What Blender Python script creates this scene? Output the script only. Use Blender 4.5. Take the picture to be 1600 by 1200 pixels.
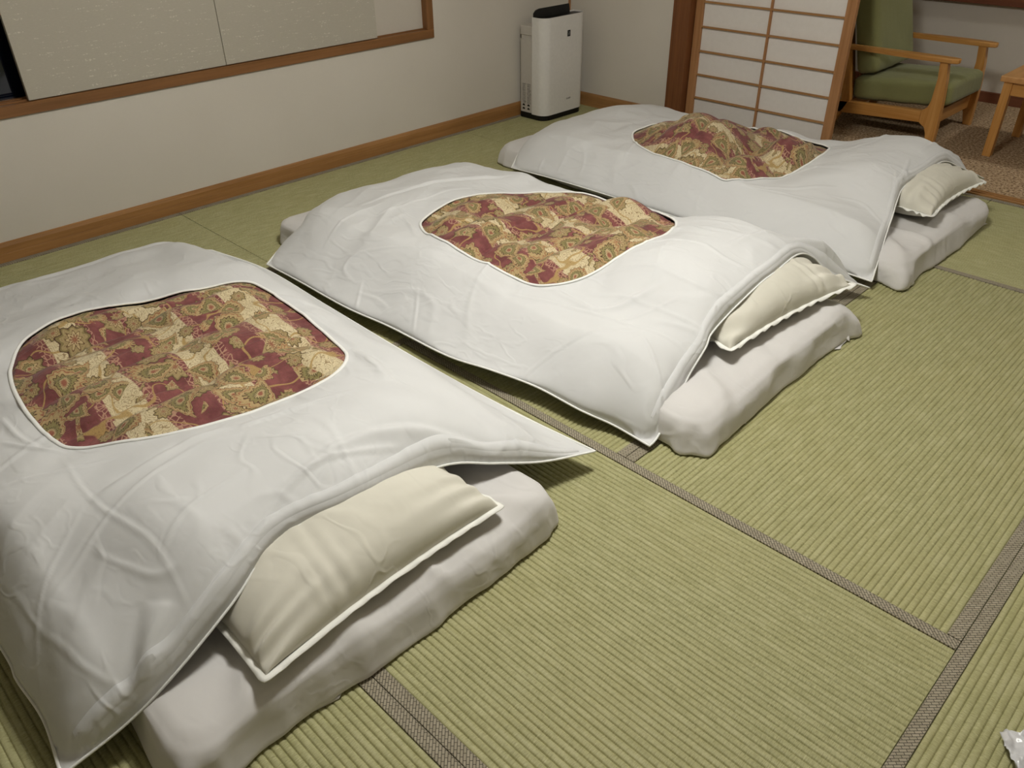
import bpy, bmesh, math, random
import numpy as np
from mathutils import Vector, Matrix

# ------------------------------------------------------------------ clear
for o in list(bpy.data.objects):
    bpy.data.objects.remove(o)
S = bpy.context.scene
COL = S.collection
random.seed(5)

# ------------------------------------------------------------------ camera
CAM = np.array([3.7346, 0.0, 1.42])
F_PX = 1255.8
_yaw, _pit, _rol = (math.radians(v) for v in (45.10, 33.443, -0.754))
_F = np.array([-math.sin(_yaw) * math.cos(_pit), math.cos(_yaw) * math.cos(_pit), -math.sin(_pit)])
_r = np.array([math.cos(_yaw), math.sin(_yaw), 0.0])
_u = np.cross(_r, _F)
_R = math.cos(_rol) * _r + math.sin(_rol) * _u
_U = -math.sin(_rol) * _r + math.cos(_rol) * _u
cam_data = bpy.data.cameras.new('camera')
cam_data.sensor_fit = 'HORIZONTAL'
cam_data.sensor_width = 36.0
cam_data.lens = F_PX / 1600 * 36.0
cam_data.clip_start = 0.05
cam = bpy.data.objects.new('camera', cam_data)
COL.objects.link(cam)
m = Matrix.Identity(4)
for i in range(3):
    m[i][0], m[i][1], m[i][2], m[i][3] = _R[i], _U[i], -_F[i], CAM[i]
cam.matrix_world = m
S.camera = cam


def at(px, py, z):
    """measured photo point at a known height -> world x, y, z"""
    d = (px - 800) / F_PX * _R - (py - 600) / F_PX * _U + _F
    p = CAM + d * ((z - CAM[2]) / d[2])
    return (float(p[0]), float(p[1]), float(z))


# ------------------------------------------------------------------ world, exposure
S.view_settings.view_transform = 'Standard'
S.view_settings.look = 'None'
S.view_settings.gamma = 1.0
S.view_settings.use_curve_mapping = False
S.view_settings.exposure = 0.0
world = bpy.data.worlds.new('night_outside')
S.world = world
world.use_nodes = True
world.node_tree.nodes['Background'].inputs[0].default_value = (0.01, 0.014, 0.03, 1)
world.node_tree.nodes['Background'].inputs[1].default_value = 0.3
LAMP_POS = (2.50, 1.60, 2.40)
LAMP_GLOW = 72.0
ALCOVE_POS = (3.55, 5.35, 2.40)
ALCOVE_GLOW = 85.0
LAMP_COL = (1.0, 0.985, 0.925)

# ------------------------------------------------------------------ helpers: materials


def lin(r, g, b):
    def c(v):
        v = v / 255.0
        return v / 12.92 if v <= 0.04045 else ((v + 0.055) / 1.055) ** 2.4
    return (c(r), c(g), c(b), 1.0)


class G:
    """small node-graph writer"""

    def __init__(self, name, rough=0.7, spec=0.3):
        self.mat = bpy.data.materials.new(name)
        self.mat.use_nodes = True
        self.t = self.mat.node_tree
        self.bsdf = self.t.nodes['Principled BSDF']
        self.bsdf.inputs['Roughness'].default_value = rough
        self.bsdf.inputs['Specular IOR Level'].default_value = spec

    def node(self, typ, **kw):
        n = self.t.nodes.new(typ)
        for k, v in kw.items():
            setattr(n, k, v)
        return n

    def put(self, sock, v):
        if isinstance(v, bpy.types.NodeSocket):
            self.t.links.new(v, sock)
        elif v is not None:
            try:
                sock.default_value = v
            except Exception:
                sock.default_value = tuple(v)[:3]

    def m(self, op, a, b=None, c=None, clamp=False):
        n = self.node('ShaderNodeMath', operation=op, use_clamp=clamp)
        self.put(n.inputs[0], a)
        if b is not None:
            self.put(n.inputs[1], b)
        if c is not None:
            self.put(n.inputs[2], c)
        return n.outputs[0]

    def vm(self, op, a, b=None):
        n = self.node('ShaderNodeVectorMath', operation=op)
        self.put(n.inputs[0], a)
        if b is not None:
            self.put(n.inputs[1], b)
        return n.outputs[1] if op in ('LENGTH', 'DISTANCE', 'DOT_PRODUCT') else n.outputs[0]

    def mix(self, f, a, b, blend='MIX'):
        n = self.node('ShaderNodeMix', data_type='RGBA', blend_type=blend)
        self.put(n.inputs[0], f)
        self.put(n.inputs[6], a)
        self.put(n.inputs[7], b)
        return n.outputs[2]

    def coord(self, which='Object'):
        return self.node('ShaderNodeTexCoord').outputs[which]

    def mapping(self, v, loc=(0, 0, 0), rot=(0, 0, 0), scale=(1, 1, 1)):
        n = self.node('ShaderNodeMapping')
        self.put(n.inputs[0], v)
        n.inputs[1].default_value = loc
        n.inputs[2].default_value = rot
        n.inputs[3].default_value = scale
        return n.outputs[0]

    def noise(self, v, scale=5, detail=2, rough=0.5, out=0):
        n = self.node('ShaderNodeTexNoise')
        self.put(n.inputs['Vector'], v)
        n.inputs['Scale'].default_value = scale
        n.inputs['Detail'].default_value = detail
        n.inputs['Roughness'].default_value = rough
        return n.outputs[out]

    def ramp(self, f, stops, interp='LINEAR'):
        n = self.node('ShaderNodeValToRGB')
        cr = n.color_ramp
        cr.interpolation = interp
        while len(cr.elements) < len(stops):
            cr.elements.new(0.5)
        for e, (p, c) in zip(cr.elements, stops):
            e.position = p
            e.color = c if len(c) == 4 else (*c, 1)
        self.put(n.inputs[0], f)
        return n.outputs[0]

    def step(self, x, a, b):
        n = self.node('ShaderNodeMapRange', interpolation_type='SMOOTHSTEP')
        self.put(n.inputs[0], x)
        self.put(n.inputs[1], a)
        self.put(n.inputs[2], b)
        return n.outputs[0]

    def sep(self, v):
        n = self.node('ShaderNodeSeparateXYZ')
        self.put(n.inputs[0], v)
        return n.outputs

    def comb(self, x, y, z=0.0):
        n = self.node('ShaderNodeCombineXYZ')
        self.put(n.inputs[0], x)
        self.put(n.inputs[1], y)
        self.put(n.inputs[2], z)
        return n.outputs[0]

    def bump(self, h, strength=0.3, dist=0.002, prev=None):
        n = self.node('ShaderNodeBump')
        n.inputs['Strength'].default_value = strength
        n.inputs['Distance'].default_value = dist
        self.put(n.inputs['Height'], h)
        if prev is not None:
            self.put(n.inputs['Normal'], prev)
        return n.outputs[0]

    def base(self, c):
        self.put(self.bsdf.inputs['Base Color'], c)
        return self

    def normal(self, n):
        self.put(self.bsdf.inputs['Normal'], n)
        return self


def mat_plain(name, col, rough=0.5, spec=0.4, grain=0.0):
    g = G(name, rough, spec)
    co = g.coord()
    n = g.noise(co, 60, 2)
    c = g.mix(n, tuple(v * 0.94 for v in col[:3]) + (1,), tuple(min(1, v * 1.05) for v in col[:3]) + (1,))
    g.base(c)
    if grain:
        g.normal(g.bump(g.noise(co, 700, 2), grain, 0.001))
    return g.mat


def mat_wood(name, c1, c2, axis, rough=0.45, scale=1.0):
    """grain runs along the given axis (0 x, 1 y, 2 z)"""
    g = G(name, rough, 0.35)
    co = g.coord()
    sc = [34.0 * scale] * 3
    sc[axis] = 1.6 * scale
    v = g.mapping(co, scale=tuple(sc))
    n1 = g.noise(v, 1.0, 4, 0.6)
    sc2 = [160.0] * 3
    sc2[axis] = 5.0
    n2 = g.noise(g.mapping(co, scale=tuple(sc2)), 1.0, 2)
    f = g.m('ADD', g.m('MULTIPLY', n1, 0.75), g.m('MULTIPLY', n2, 0.25))
    c = g.ramp(f, [(0.32, c1), (0.68, c2)])
    g.base(c)
    g.normal(g.bump(n2, 0.12, 0.001))
    return g.mat


def mat_cloth(name, c1, c2, rough=0.85, wr=0.35, weave=0.12):
    g = G(name, rough, 0.15)
    g.bsdf.inputs['Sheen Weight'].default_value = 0.12
    g.bsdf.inputs['Sheen Roughness'].default_value = 0.5
    co = g.coord()
    n = g.noise(co, 3.0, 3)
    g.base(g.mix(n, c1, c2))
    wv = g.vm('ADD', co, g.vm('MULTIPLY', g.noise(co, 4.0, 2, 0.5, 1), (0.10, 0.10, 0.10)))
    hs = None
    for k, (rz, sx, sc, th, amp) in enumerate(((0.45, 0.45, 5.5, 0.020, 1.0), (-0.75, 0.40, 7.5, 0.022, 0.8), (1.3, 0.5, 13.0, 0.030, 0.45))):
        n_ = g.noise(g.mapping(wv, loc=(k * 3.1, k * 1.7, 0), rot=(0, 0, rz), scale=(sx, 1, 1)), sc, 2, 0.5)
        line = g.m('SUBTRACT', 1.0, g.step(g.m('ABSOLUTE', g.m('SUBTRACT', n_, 0.5)), 0.0, th * 2.2))
        msk = g.step(g.noise(g.mapping(co, loc=(k * 5.0, 2.0, 0)), 3.2, 2), 0.46, 0.64)
        h_ = g.m('MULTIPLY', g.m('MULTIPLY', line, msk), amp)
        hs = h_ if hs is None else g.m('ADD', hs, h_)
    soft = g.noise(wv, 9, 3, 0.5)
    b = g.bump(soft, wr * 0.55, 0.010)
    b = g.bump(hs, wr, 0.0045, b)
    b = g.bump(g.noise(co, 900, 1), weave, 0.0005, b)
    g.normal(b)
    return g.mat


M = {}
M['wall'] = None


def build_materials():
    # woven wall paper
    g = G('beige_woven_wallpaper', 0.9, 0.1)
    co = g.coord()
    n = g.noise(g.mapping(co, scale=(90, 90, 700)), 1.0, 2)
    n2 = g.noise(co, 2.5, 3)
    g.base(g.mix(g.m('ADD', g.m('MULTIPLY', n, 0.4), g.m('MULTIPLY', n2, 0.6)), lin(206, 199, 187), lin(219, 213, 203)))
    g.normal(g.bump(n, 0.25, 0.001))
    M['wall'] = g.mat
    # sliding window panel cloth with slub threads
    for key, a, b in (('panel', lin(178, 172, 158), lin(190, 184, 170)), ('panel_light', lin(196, 188, 176), lin(203, 196, 184))):
        g = G('slub_cloth_' + key, 0.9, 0.1)
        co = g.coord()
        n = g.noise(g.mapping(co, scale=(60, 60, 420)), 1.0, 3)
        c = g.mix(n, a, b)
        s1 = g.noise(g.mapping(co, scale=(13, 13, 150)), 1.0, 2, 0.4)
        s2 = g.noise(g.mapping(co, scale=(120, 120, 160)), 1.0, 1, 0.4)
        mk = g.m('MULTIPLY', g.step(s1, 0.60, 0.66), g.step(s2, 0.52, 0.6))
        if key == 'panel':
            c = g.mix(g.m('MULTIPLY', mk, 0.8), c, lin(216, 211, 198))
        g.base(c)
        g.normal(g.bump(n, 0.2, 0.001))
        M[key] = g.mat
    M['wood_x'] = mat_wood('honey_wood_x', lin(146, 104, 60), lin(178, 134, 86), 0)
    M['wood_y'] = mat_wood('honey_wood_y', lin(140, 98, 54), lin(172, 126, 76), 1)
    M['wood_z'] = mat_wood('honey_wood_z', lin(150, 104, 64), lin(186, 138, 94), 2)
    M['frame_y'] = mat_wood('window_frame_wood_y', lin(118, 80, 44), lin(144, 100, 60), 1)
    M['frame_z'] = mat_wood('window_frame_wood_z', lin(118, 80, 44), lin(144, 100, 60), 2)
    M['post'] = mat_wood('dark_post_wood', lin(104, 62, 34), lin(132, 84, 48), 2)
    M['darkbase'] = mat_wood('dark_baseboard_wood', lin(104, 60, 40), lin(128, 78, 54), 0)
    M['chair_wood_x'] = mat_wood('oak_wood_x', lin(186, 128, 62), lin(214, 160, 94), 0, 0.32)
    M['chair_wood_y'] = mat_wood('oak_wood_y', lin(186, 128, 62), lin(214, 160, 94), 1, 0.32)
    M['chair_wood_z'] = mat_wood('oak_wood_z', lin(186, 128, 62), lin(214, 160, 94), 2, 0.32)
    M['table_wood'] = mat_wood('table_wood_y', lin(196, 140, 84), lin(218, 168, 110), 1, 0.3)
    # tatami: rush threads run across the ribs; two orientations
    for key, ax in (('tatami_x', 0), ('tatami_y', 1)):
        g = G('woven_rush_' + key, 0.55, 0.35)
        co = g.coord()
        fine = [70.0, 70.0, 70.0]
        fine[ax] = 620.0
        n = g.noise(g.mapping(co, scale=tuple(fine)), 1.0, 2, 0.6)
        rnd = [65.0, 65.0, 65.0]
        rnd[ax] = 430.0
        n2 = g.noise(g.mapping(co, scale=tuple(rnd)), 1.0, 1, 0.4)
        n3 = g.noise(co, 2.2, 3)
        c = g.ramp(n, [(0.28, lin(134, 132, 88)), (0.52, lin(166, 163, 118)), (0.78, lin(186, 182, 140))])
        c = g.mix(g.m('MULTIPLY', g.step(n2, 0.64, 0.74), 0.40), c, lin(206, 202, 164))
        c = g.mix(g.m('MULTIPLY', g.step(n3, 0.35, 0.75), 0.30), c, lin(170, 162, 112))
        pat = [64.0, 64.0, 64.0]
        pat[ax] = 11.0
        n4 = g.noise(g.mapping(co, scale=tuple(pat)), 1.0, 2, 0.6)
        c = g.mix(g.m('MULTIPLY', g.step(n4, 0.48, 0.72), 0.34), c, lin(190, 186, 146))
        c = g.mix(g.m('MULTIPLY', g.step(n4, 0.50, 0.28), 0.30), c, lin(138, 136, 88))
        g.base(c)
        g.normal(g.bump(n, 0.45, 0.0014))
        M[key] = g.mat
    # woven border cloth: little basket bricks
    for key, rz in (('border_x', math.pi / 4), ('border_y', math.pi / 4 + math.pi / 2)):
        g = G('woven_border_' + key, 0.8, 0.2)
        co = g.coord()
        b = g.node('ShaderNodeTexBrick')
        g.put(b.inputs['Vector'], g.mapping(co, rot=(0, 0, rz)))
        b.inputs['Color1'].default_value = lin(164, 155, 136)
        b.inputs['Color2'].default_value = lin(150, 141, 122)
        b.inputs['Mortar'].default_value = lin(58, 52, 42)
        b.inputs['Scale'].default_value = 1.0
        b.inputs['Brick Width'].default_value = 0.0150
        b.inputs['Row Height'].default_value = 0.0062
        b.inputs['Mortar Size'].default_value = 0.00075
        b.inputs['Mortar Smooth'].default_value = 0.4
        g.base(b.outputs[0])
        g.normal(g.bump(b.outputs[1], -0.4, 0.001))
        M[key] = g.mat
    # carpet of the alcove
    g = G('speckled_brown_carpet', 1.0, 0.05)
    co = g.coord()
    n = g.noise(co, 75, 2, 0.7)
    n2 = g.noise(co, 190, 1)
    f = g.m('ADD', g.m('MULTIPLY', n, 0.7), g.m('MULTIPLY', n2, 0.3))
    g.base(g.ramp(f, [(0.36, lin(84, 64, 48)), (0.47, lin(156, 130, 102)), (0.57, lin(194, 170, 138)), (0.70, lin(222, 204, 176))]))
    g.normal(g.bump(f, 0.8, 0.006))
    M['carpet'] = g.mat
    M['sheet'] = mat_cloth('white_bed_sheet', lin(207, 204, 202), lin(217, 214, 212), 0.85, 0.18)
    M['cover'] = mat_cloth('white_duvet_cover', lin(212, 212, 212), lin(220, 220, 220), 0.8, 0.34)
    M['hem'] = mat_cloth('white_hem_tape', lin(238, 238, 234), lin(243, 243, 240), 0.8, 0.1)
    M['pillow'] = mat_cloth('cream_pillow_cotton', lin(212, 208, 194), lin(220, 216, 204), 0.8, 0.35)
    M['flange'] = mat_cloth('white_pillow_flange', lin(240, 239, 232), lin(246, 245, 239), 0.8, 0.1)
    M['plastic'] = mat_plain('white_appliance_plastic', lin(226, 223, 218), 0.6, 0.3)
    M['plastic_rear'] = mat_plain('light_grey_plastic', lin(196, 190, 181), 0.6, 0.3)
    M['black'] = mat_plain('black_plastic', lin(14, 14, 15), 0.4, 0.4)
    M['greyprint'] = mat_plain('grey_print', lin(96, 92, 88), 0.5, 0.2)
    M['darkprint'] = mat_plain('dark_print', lin(34, 32, 32), 0.5, 0.2)
    M['silverprint'] = mat_plain('silver_print', lin(150, 150, 150), 0.4, 0.4)
    # shoji paper
    g = G('washi_paper', 0.95, 0.05)
    co = g.coord()
    n = g.noise(co, 35, 4, 0.6)
    g.base(g.mix(n, lin(222, 216, 210), lin(232, 227, 222)))
    M['paper'] = g.mat
    # green upholstery
    g = G('green_upholstery', 0.95, 0.1)
    co = g.coord()
    n = g.noise(co, 420, 2)
    n2 = g.noise(co, 5, 2)
    g.base(g.mix(g.m('ADD', g.m('MULTIPLY', n, 0.6), g.m('MULTIPLY', n2, 0.4)), lin(114, 116, 74), lin(152, 152, 104)))
    g.bsdf.inputs['Sheen Weight'].default_value = 0.2
    b = g.bump(g.noise(g.mapping(co, rot=(0, 0, 0.4), scale=(1, 3, 1)), 7, 3), 0.4, 0.01)
    g.normal(g.bump(n, 0.3, 0.001, b))
    M['green'] = g.mat
    # window glass at night
    g = G('night_window_glass', 0.05, 0.5)
    co = g.coord()
    g.base(g.mix(g.noise(co, 1.0, 1), lin(10, 14, 24), lin(14, 20, 34)))
    M['glass'] = g.mat
    M['ceiling'] = mat_wood('pale_board_ceiling', lin(234, 228, 218), lin(242, 238, 230), 0, 0.7)
    for key, glow in (('lamp', LAMP_GLOW), ('lamp_alcove', ALCOVE_GLOW)):
        g = G('milk_glass_' + key, 0.6, 0.2)
        g.bsdf.inputs['Emission Color'].default_value = (*LAMP_COL, 1)
        g.bsdf.inputs['Emission Strength'].default_value = glow
        g.base(g.mix(g.noise(g.coord(), 8, 1), lin(240, 236, 226), lin(246, 242, 234)))
        M[key] = g.mat
    # crumpled clear film
    g = G('crumpled_white_film', 0.25, 0.5)
    co = g.coord()
    n = g.noise(co, 30, 3)
    g.base(g.mix(n, lin(206, 204, 206), lin(236, 236, 238)))
    g.bsdf.inputs['Alpha'].default_value = 0.82
    M['film'] = g.mat
    M['slab'] = mat_plain('dark_underfloor', lin(48, 42, 30), 0.9, 0.1)
    # paisley quilt
    g = G('paisley_patchwork_quilt', 0.75, 0.2)
    g.bsdf.inputs['Sheen Weight'].default_value = 0.15
    co = g.coord()
    wn = g.noise(co, 5.0, 2, 0.5, 1)
    p = g.vm('ADD', co, g.vm('MULTIPLY', g.vm('SUBTRACT', wn, (0.5, 0.5, 0.5)), (0.035, 0.035, 0.0)))
    xs = g.sep(p)
    p2 = g.comb(xs[0], xs[1], 0.0)
    maroon_a, maroon_b = lin(112, 60, 62), lin(140, 82, 80)
    cream_a, cream_b = lin(222, 208, 174), lin(200, 182, 140)
    base = g.mix(g.step(g.noise(p2, 22, 4, 0.65), 0.35, 0.7), maroon_a, maroon_b)
    # patchwork bands along x, shifted in blocks
    blk = g.m('FLOOR', g.m('DIVIDE', xs[0], 0.27))
    shift = g.m('MULTIPLY', g.m('SINE', g.m('MULTIPLY', blk, 12.9)), 0.022)
    yy = g.m('DIVIDE', g.m('ADD', xs[1], shift), 0.235)
    dy = g.m('ABSOLUTE', g.m('SUBTRACT', g.m('FRACT', g.m('ADD', yy, 20.25)), 0.5))
    creamm = g.m('SUBTRACT', 1.0, g.step(dy, 0.185, 0.195))
    lacem = g.m('MULTIPLY', g.step(dy, 0.185, 0.195), g.m('SUBTRACT', 1.0, g.step(dy, 0.30, 0.31)))
    vor = g.node('ShaderNodeTexVoronoi', feature='DISTANCE_TO_EDGE')
    g.put(vor.inputs['Vector'], p2)
    vor.inputs['Scale'].default_value = 78
    lace = g.m('SUBTRACT', 1.0, g.step(vor.outputs[0], 0.05, 0.12))
    base = g.mix(g.m('MULTIPLY', lacem, g.m('MULTIPLY', lace, 0.85)), base, lin(190, 150, 124))
    sc = g.noise(p2, 26, 2, 0.5)
    scroll = g.m('ABSOLUTE', g.m('SINE', g.m('MULTIPLY', sc, 34.0)))
    creamc = g.mix(g.m('MULTIPLY', g.m('SUBTRACT', 1.0, g.step(scroll, 0.10, 0.36)), 0.75), g.mix(g.noise(p2, 12, 2), cream_a, cream_b), lin(128, 98, 62))
    base = g.mix(creamm, base, creamc)
    # trailing stems
    st = g.m('ABSOLUTE', g.m('SUBTRACT', g.noise(p2, 7.5, 1, 0.4), 0.5))
    stem = g.m('SUBTRACT', 1.0, g.step(st, 0.006, 0.013))
    base = g.mix(g.m('MULTIPLY', stem, 0.9), base, lin(176, 146, 92))

    def motif(base, scale, size, kind, rnd, zoff, cut):
        v = g.node('ShaderNodeTexVoronoi', feature='F1')
        off = g.vm('ADD', p2, (zoff, zoff * 1.7, 0.0))
        g.put(v.inputs['Vector'], off)
        v.inputs['Scale'].default_value = scale
        v.inputs['Randomness'].default_value = rnd
        q = g.vm('SUBTRACT', off, v.outputs['Position'])
        q = g.sep(q)
        cs = g.sep(v.outputs['Color'])
        ang = g.m('MULTIPLY', cs[0], 6.2832)
        ca, sa = g.m('COSINE', ang), g.m('SINE', ang)
        qx = g.m('SUBTRACT', g.m('MULTIPLY', q[0], ca), g.m('MULTIPLY', q[1], sa))
        qy = g.m('ADD', g.m('MULTIPLY', q[0], sa), g.m('MULTIPLY', q[1], ca))
        if kind == 'paisley':
            qx = g.m('ADD', qx, g.m('MULTIPLY', g.m('MULTIPLY', qy, qy), 0.42 / size))
            wid = g.m('MAXIMUM', g.m('SUBTRACT', 0.62, g.m('MULTIPLY', qy, 0.52 / size)), 0.06)
            ax = g.m('DIVIDE', qx, g.m('MULTIPLY', wid, size))
            ay = g.m('DIVIDE', qy, size)
        else:
            ax = g.m('DIVIDE', qx, size)
            ay = g.m('DIVIDE', qy, size)
        r = g.m('SQRT', g.m('ADD', g.m('MULTIPLY', ax, ax), g.m('MULTIPLY', ay, ay)))
        th = g.m('ARCTAN2', ay, ax)
        petals = 9.0 if kind == 'flower' else 19.0
        amp = 0.12 if kind == 'flower' else 0.05
        r = g.m('ADD', r, g.m('MULTIPLY', g.m('SINE', g.m('MULTIPLY', th, petals)), amp))
        r = g.m('ADD', r, g.m('MULTIPLY', g.m('SUBTRACT', g.noise(p2, 45, 2), 0.5), 0.45))
        if kind == 'flower':
            stops = [(0.0, lin(160, 106, 80)), (0.14, lin(86, 56, 44)), (0.2, lin(186, 164, 122)), (0.42, lin(110, 84, 54)),
                     (0.5, lin(164, 144, 102)), (0.78, lin(132, 118, 76)), (0.90, lin(84, 60, 44))]
        else:
            stops = [(0.0, lin(150, 92, 72)), (0.16, lin(188, 168, 126)), (0.28, lin(96, 88, 58)), (0.36, lin(140, 130, 84)),
                     (0.54, lin(88, 60, 44)), (0.60, lin(180, 156, 112)), (0.80, lin(156, 104, 76)), (0.86, lin(176, 152, 108)), (0.95, lin(80, 56, 42))]
        colr = g.ramp(r, stops, 'CONSTANT')
        dens = g.step(cs[1], cut, cut + 0.01)
        mask = g.m('MULTIPLY', g.m('SUBTRACT', 1.0, g.step(r, 0.98, 1.0)), dens)
        return g.mix(mask, base, colr)
    base = motif(base, 14.0, 0.022, 'flower', 0.8, 0.31, 0.45)
    base = motif(base, 7.5, 0.042, 'flower', 0.75, 0.77, 0.66)
    base = motif(base, 8.5, 0.046, 'paisley', 0.8, 0.43, 0.40)
    base = motif(base, 6.4, 0.066, 'paisley', 0.75, 0.0, 0.38)
    fil = g.m('ABSOLUTE', g.m('SINE', g.m('MULTIPLY', g.noise(p2, 34, 2, 0.5), 46.0)))
    base = g.mix(g.m('MULTIPLY', g.m('SUBTRACT', 1.0, g.step(fil, 0.08, 0.34)), 0.42), base, lin(104, 78, 52))
    speck = g.noise(p2, 260, 2, 0.7)
    base = g.mix(g.m('MULTIPLY', g.step(speck, 0.5, 0.72), 0.35), base, lin(92, 66, 48))
    g.base(base)
    b = g.bump(g.noise(g.mapping(co, scale=(2.6, 1, 1)), 16, 4, 0.6), 0.55, 0.010)
    b = g.bump(g.noise(co, 60, 3), 0.4, 0.003, b)
    g.normal(b)
    M['quilt'] = g.mat


build_materials()

# ------------------------------------------------------------------ helpers: meshes


def link(name, mesh, mat, parent=None, smooth=False):
    o = bpy.data.objects.new(name, mesh)
    COL.objects.link(o)
    if mat is not None:
        mesh.materials.append(mat)
    if parent is not None:
        o.parent = parent
    if smooth:
        mesh.polygons.foreach_set('use_smooth', [True] * len(mesh.polygons))
    return o


def fast_mesh(name, verts, faces):
    """verts (n,3) array, faces (k,4) or (k,3) array"""
    me = bpy.data.meshes.new(name)
    verts = np.asarray(verts, dtype=np.float32)
    faces = np.asarray(faces, dtype=np.int32)
    k = faces.shape[1]
    me.vertices.add(len(verts))
    me.vertices.foreach_set('co', verts.ravel())
    me.loops.add(faces.size)
    me.loops.foreach_set('vertex_index', faces.ravel())
    me.polygons.add(len(faces))
    me.polygons.foreach_set('loop_start', np.arange(0, faces.size, k, dtype=np.int32))
    me.update(calc_edges=True)
    me.validate()
    return me


def grid_faces(nu, nv, wrap_v=False, off=0):
    i, j = np.meshgrid(np.arange(nu - 1), np.arange(nv if wrap_v else nv - 1), indexing='ij')
    j2 = (j + 1) % nv
    a = i * nv + j
    b = i * nv + j2
    c = (i + 1) * nv + j2
    d = (i + 1) * nv + j
    return np.stack([a, d, c, b], -1).reshape(-1, 4) + off


def struct(o, label=None):
    o['kind'] = 'structure'
    if label:
        o['label'] = label
    return o


def thing(name, label, cat, loc=(0, 0, 0), group=None, rz=0.0):
    o = bpy.data.objects.new(name, None)
    COL.objects.link(o)
    o.location = loc
    o.rotation_euler = (0, 0, rz)
    o.empty_display_size = 0.1
    tag(o, label, cat, group)
    return o


def tag(o, label, cat, group=None):
    o['label'] = label
    o['category'] = cat
    if group:
        o['group'] = group
    return o


def box_bm(bm, x0, x1, y0, y1, z0, z1, bev=0.0, seg=2):
    vs = [bm.verts.new(p) for p in ((x0, y0, z0), (x1, y0, z0), (x1, y1, z0), (x0, y1, z0), (x0, y0, z1), (x1, y0, z1), (x1, y1, z1), (x0, y1, z1))]
    fs = [bm.faces.new([vs[i] for i in f]) for f in ((3, 2, 1, 0), (4, 5, 6, 7), (0, 1, 5, 4), (1, 2, 6, 5), (2, 3, 7, 6), (3, 0, 4, 7))]
    if bev > 0:
        es = list({e for f in fs for e in f.edges})
        bmesh.ops.bevel(bm, geom=es, offset=bev, segments=seg, affect='EDGES', profile=0.5)


def bm_obj(name, bm, mat, parent=None, smooth=False):
    bmesh.ops.recalc_face_normals(bm, faces=bm.faces)
    me = bpy.data.meshes.new(name)
    bm.to_mesh(me)
    bm.free()
    return link(name, me, mat, parent, smooth)


def box(name, x0, x1, y0, y1, z0, z1, mat, parent=None, bev=0.0, seg=2):
    bm = bmesh.new()
    box_bm(bm, x0, x1, y0, y1, z0, z1, bev, seg)
    return bm_obj(name, bm, mat, parent, bev > 0 and seg > 2)


def prism(name, pts, axis, a0, a1, mat, parent=None, bev=0.0, seg=2, smooth=False):
    """polygon pts (2-D) extruded along axis 'x','y' or 'z'"""
    bm = bmesh.new()

    def P(u, v, w):
        return {'x': (w, u, v), 'y': (u, w, v), 'z': (u, v, w)}[axis]
    lo = [bm.verts.new(P(u, v, a0)) for u, v in pts]
    hi = [bm.verts.new(P(u, v, a1)) for u, v in pts]
    n = len(pts)
    bm.faces.new(lo)
    bm.faces.new(hi[::-1])
    for i in range(n):
        bm.faces.new((lo[i], hi[i], hi[(i + 1) % n], lo[(i + 1) % n]))
    if bev > 0:
        es = [e for e in bm.edges if len(e.link_faces) == 2 and (e.verts[0] in lo) == (e.verts[1] in lo)]
        bmesh.ops.bevel(bm, geom=es, offset=bev, segments=seg, affect='EDGES', profile=0.5)
    return bm_obj(name, bm, mat, parent, smooth)


def rrect(x0, x1, y0, y1, r, n=6, radii=None):
    radii = radii or (r, r, r, r)
    out = []
    for (cx, cy, a0, rr) in ((x1 - radii[0], y1 - radii[0], 0, radii[0]), (x0 + radii[1], y1 - radii[1], 90, radii[1]),
                             (x0 + radii[2], y0 + radii[2], 180, radii[2]), (x1 - radii[3], y0 + radii[3], 270, radii[3])):
        for k in range(n + 1):
            a = math.radians(a0 + 90.0 * k / n)
            out.append((cx + rr * math.cos(a), cy + rr * math.sin(a)))
    return out


def text_obj(name, body, size, mat, parent, loc, rot, extrude=0.0004):
    cu = bpy.data.curves.new(name, 'FONT')
    cu.body = body
    cu.size = size
    cu.extrude = extrude
    cu.align_x = 'CENTER'
    cu.align_y = 'CENTER'
    tmp = bpy.data.objects.new('tmp', cu)
    COL.objects.link(tmp)
    dg = bpy.context.evaluated_depsgraph_get()
    me = bpy.data.meshes.new_from_object(tmp.evaluated_get(dg))
    bpy.data.objects.remove(tmp)
    o = link(name, me, None, parent)
    me.materials.clear()
    me.materials.append(mat)
    o.location = loc
    o.rotation_euler = rot
    return o


def tube_mesh(name, pts, ru, rv, up, closed=False, ns=8):
    """elliptical tube along pts (n,3); up (n,3) gives the short axis"""
    pts = np.asarray(pts, float)
    n = len(pts)
    t = np.roll(pts, -1, 0) - np.roll(pts, 1, 0)
    if not closed:
        t[0] = pts[1] - pts[0]
        t[-1] = pts[-1] - pts[-2]
    t /= np.linalg.norm(t, axis=1)[:, None] + 1e-9
    up = np.broadcast_to(np.asarray(up, float), pts.shape)
    side = np.cross(t, up)
    side /= np.linalg.norm(side, axis=1)[:, None] + 1e-9
    up2 = np.cross(side, t)
    a = np.linspace(0, 2 * np.pi, ns, endpoint=False)
    V = pts[:, None, :] + side[:, None, :] * (ru * np.cos(a))[None, :, None] + up2[:, None, :] * (rv * np.sin(a))[None, :, None]
    V = V.reshape(-1, 3)
    F = grid_faces(n, ns, True)
    if closed:
        j = np.arange(ns)
        F = np.vstack([F, np.stack([(n - 1) * ns + j, j, (j + 1) % ns, (n - 1) * ns + (j + 1) % ns], -1)])
    return fast_mesh(name, V, F)


# ------------------------------------------------------------------ helpers: numeric fields
_rng = np.random.RandomState(11)
_LAT = _rng.rand(256, 256)


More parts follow.
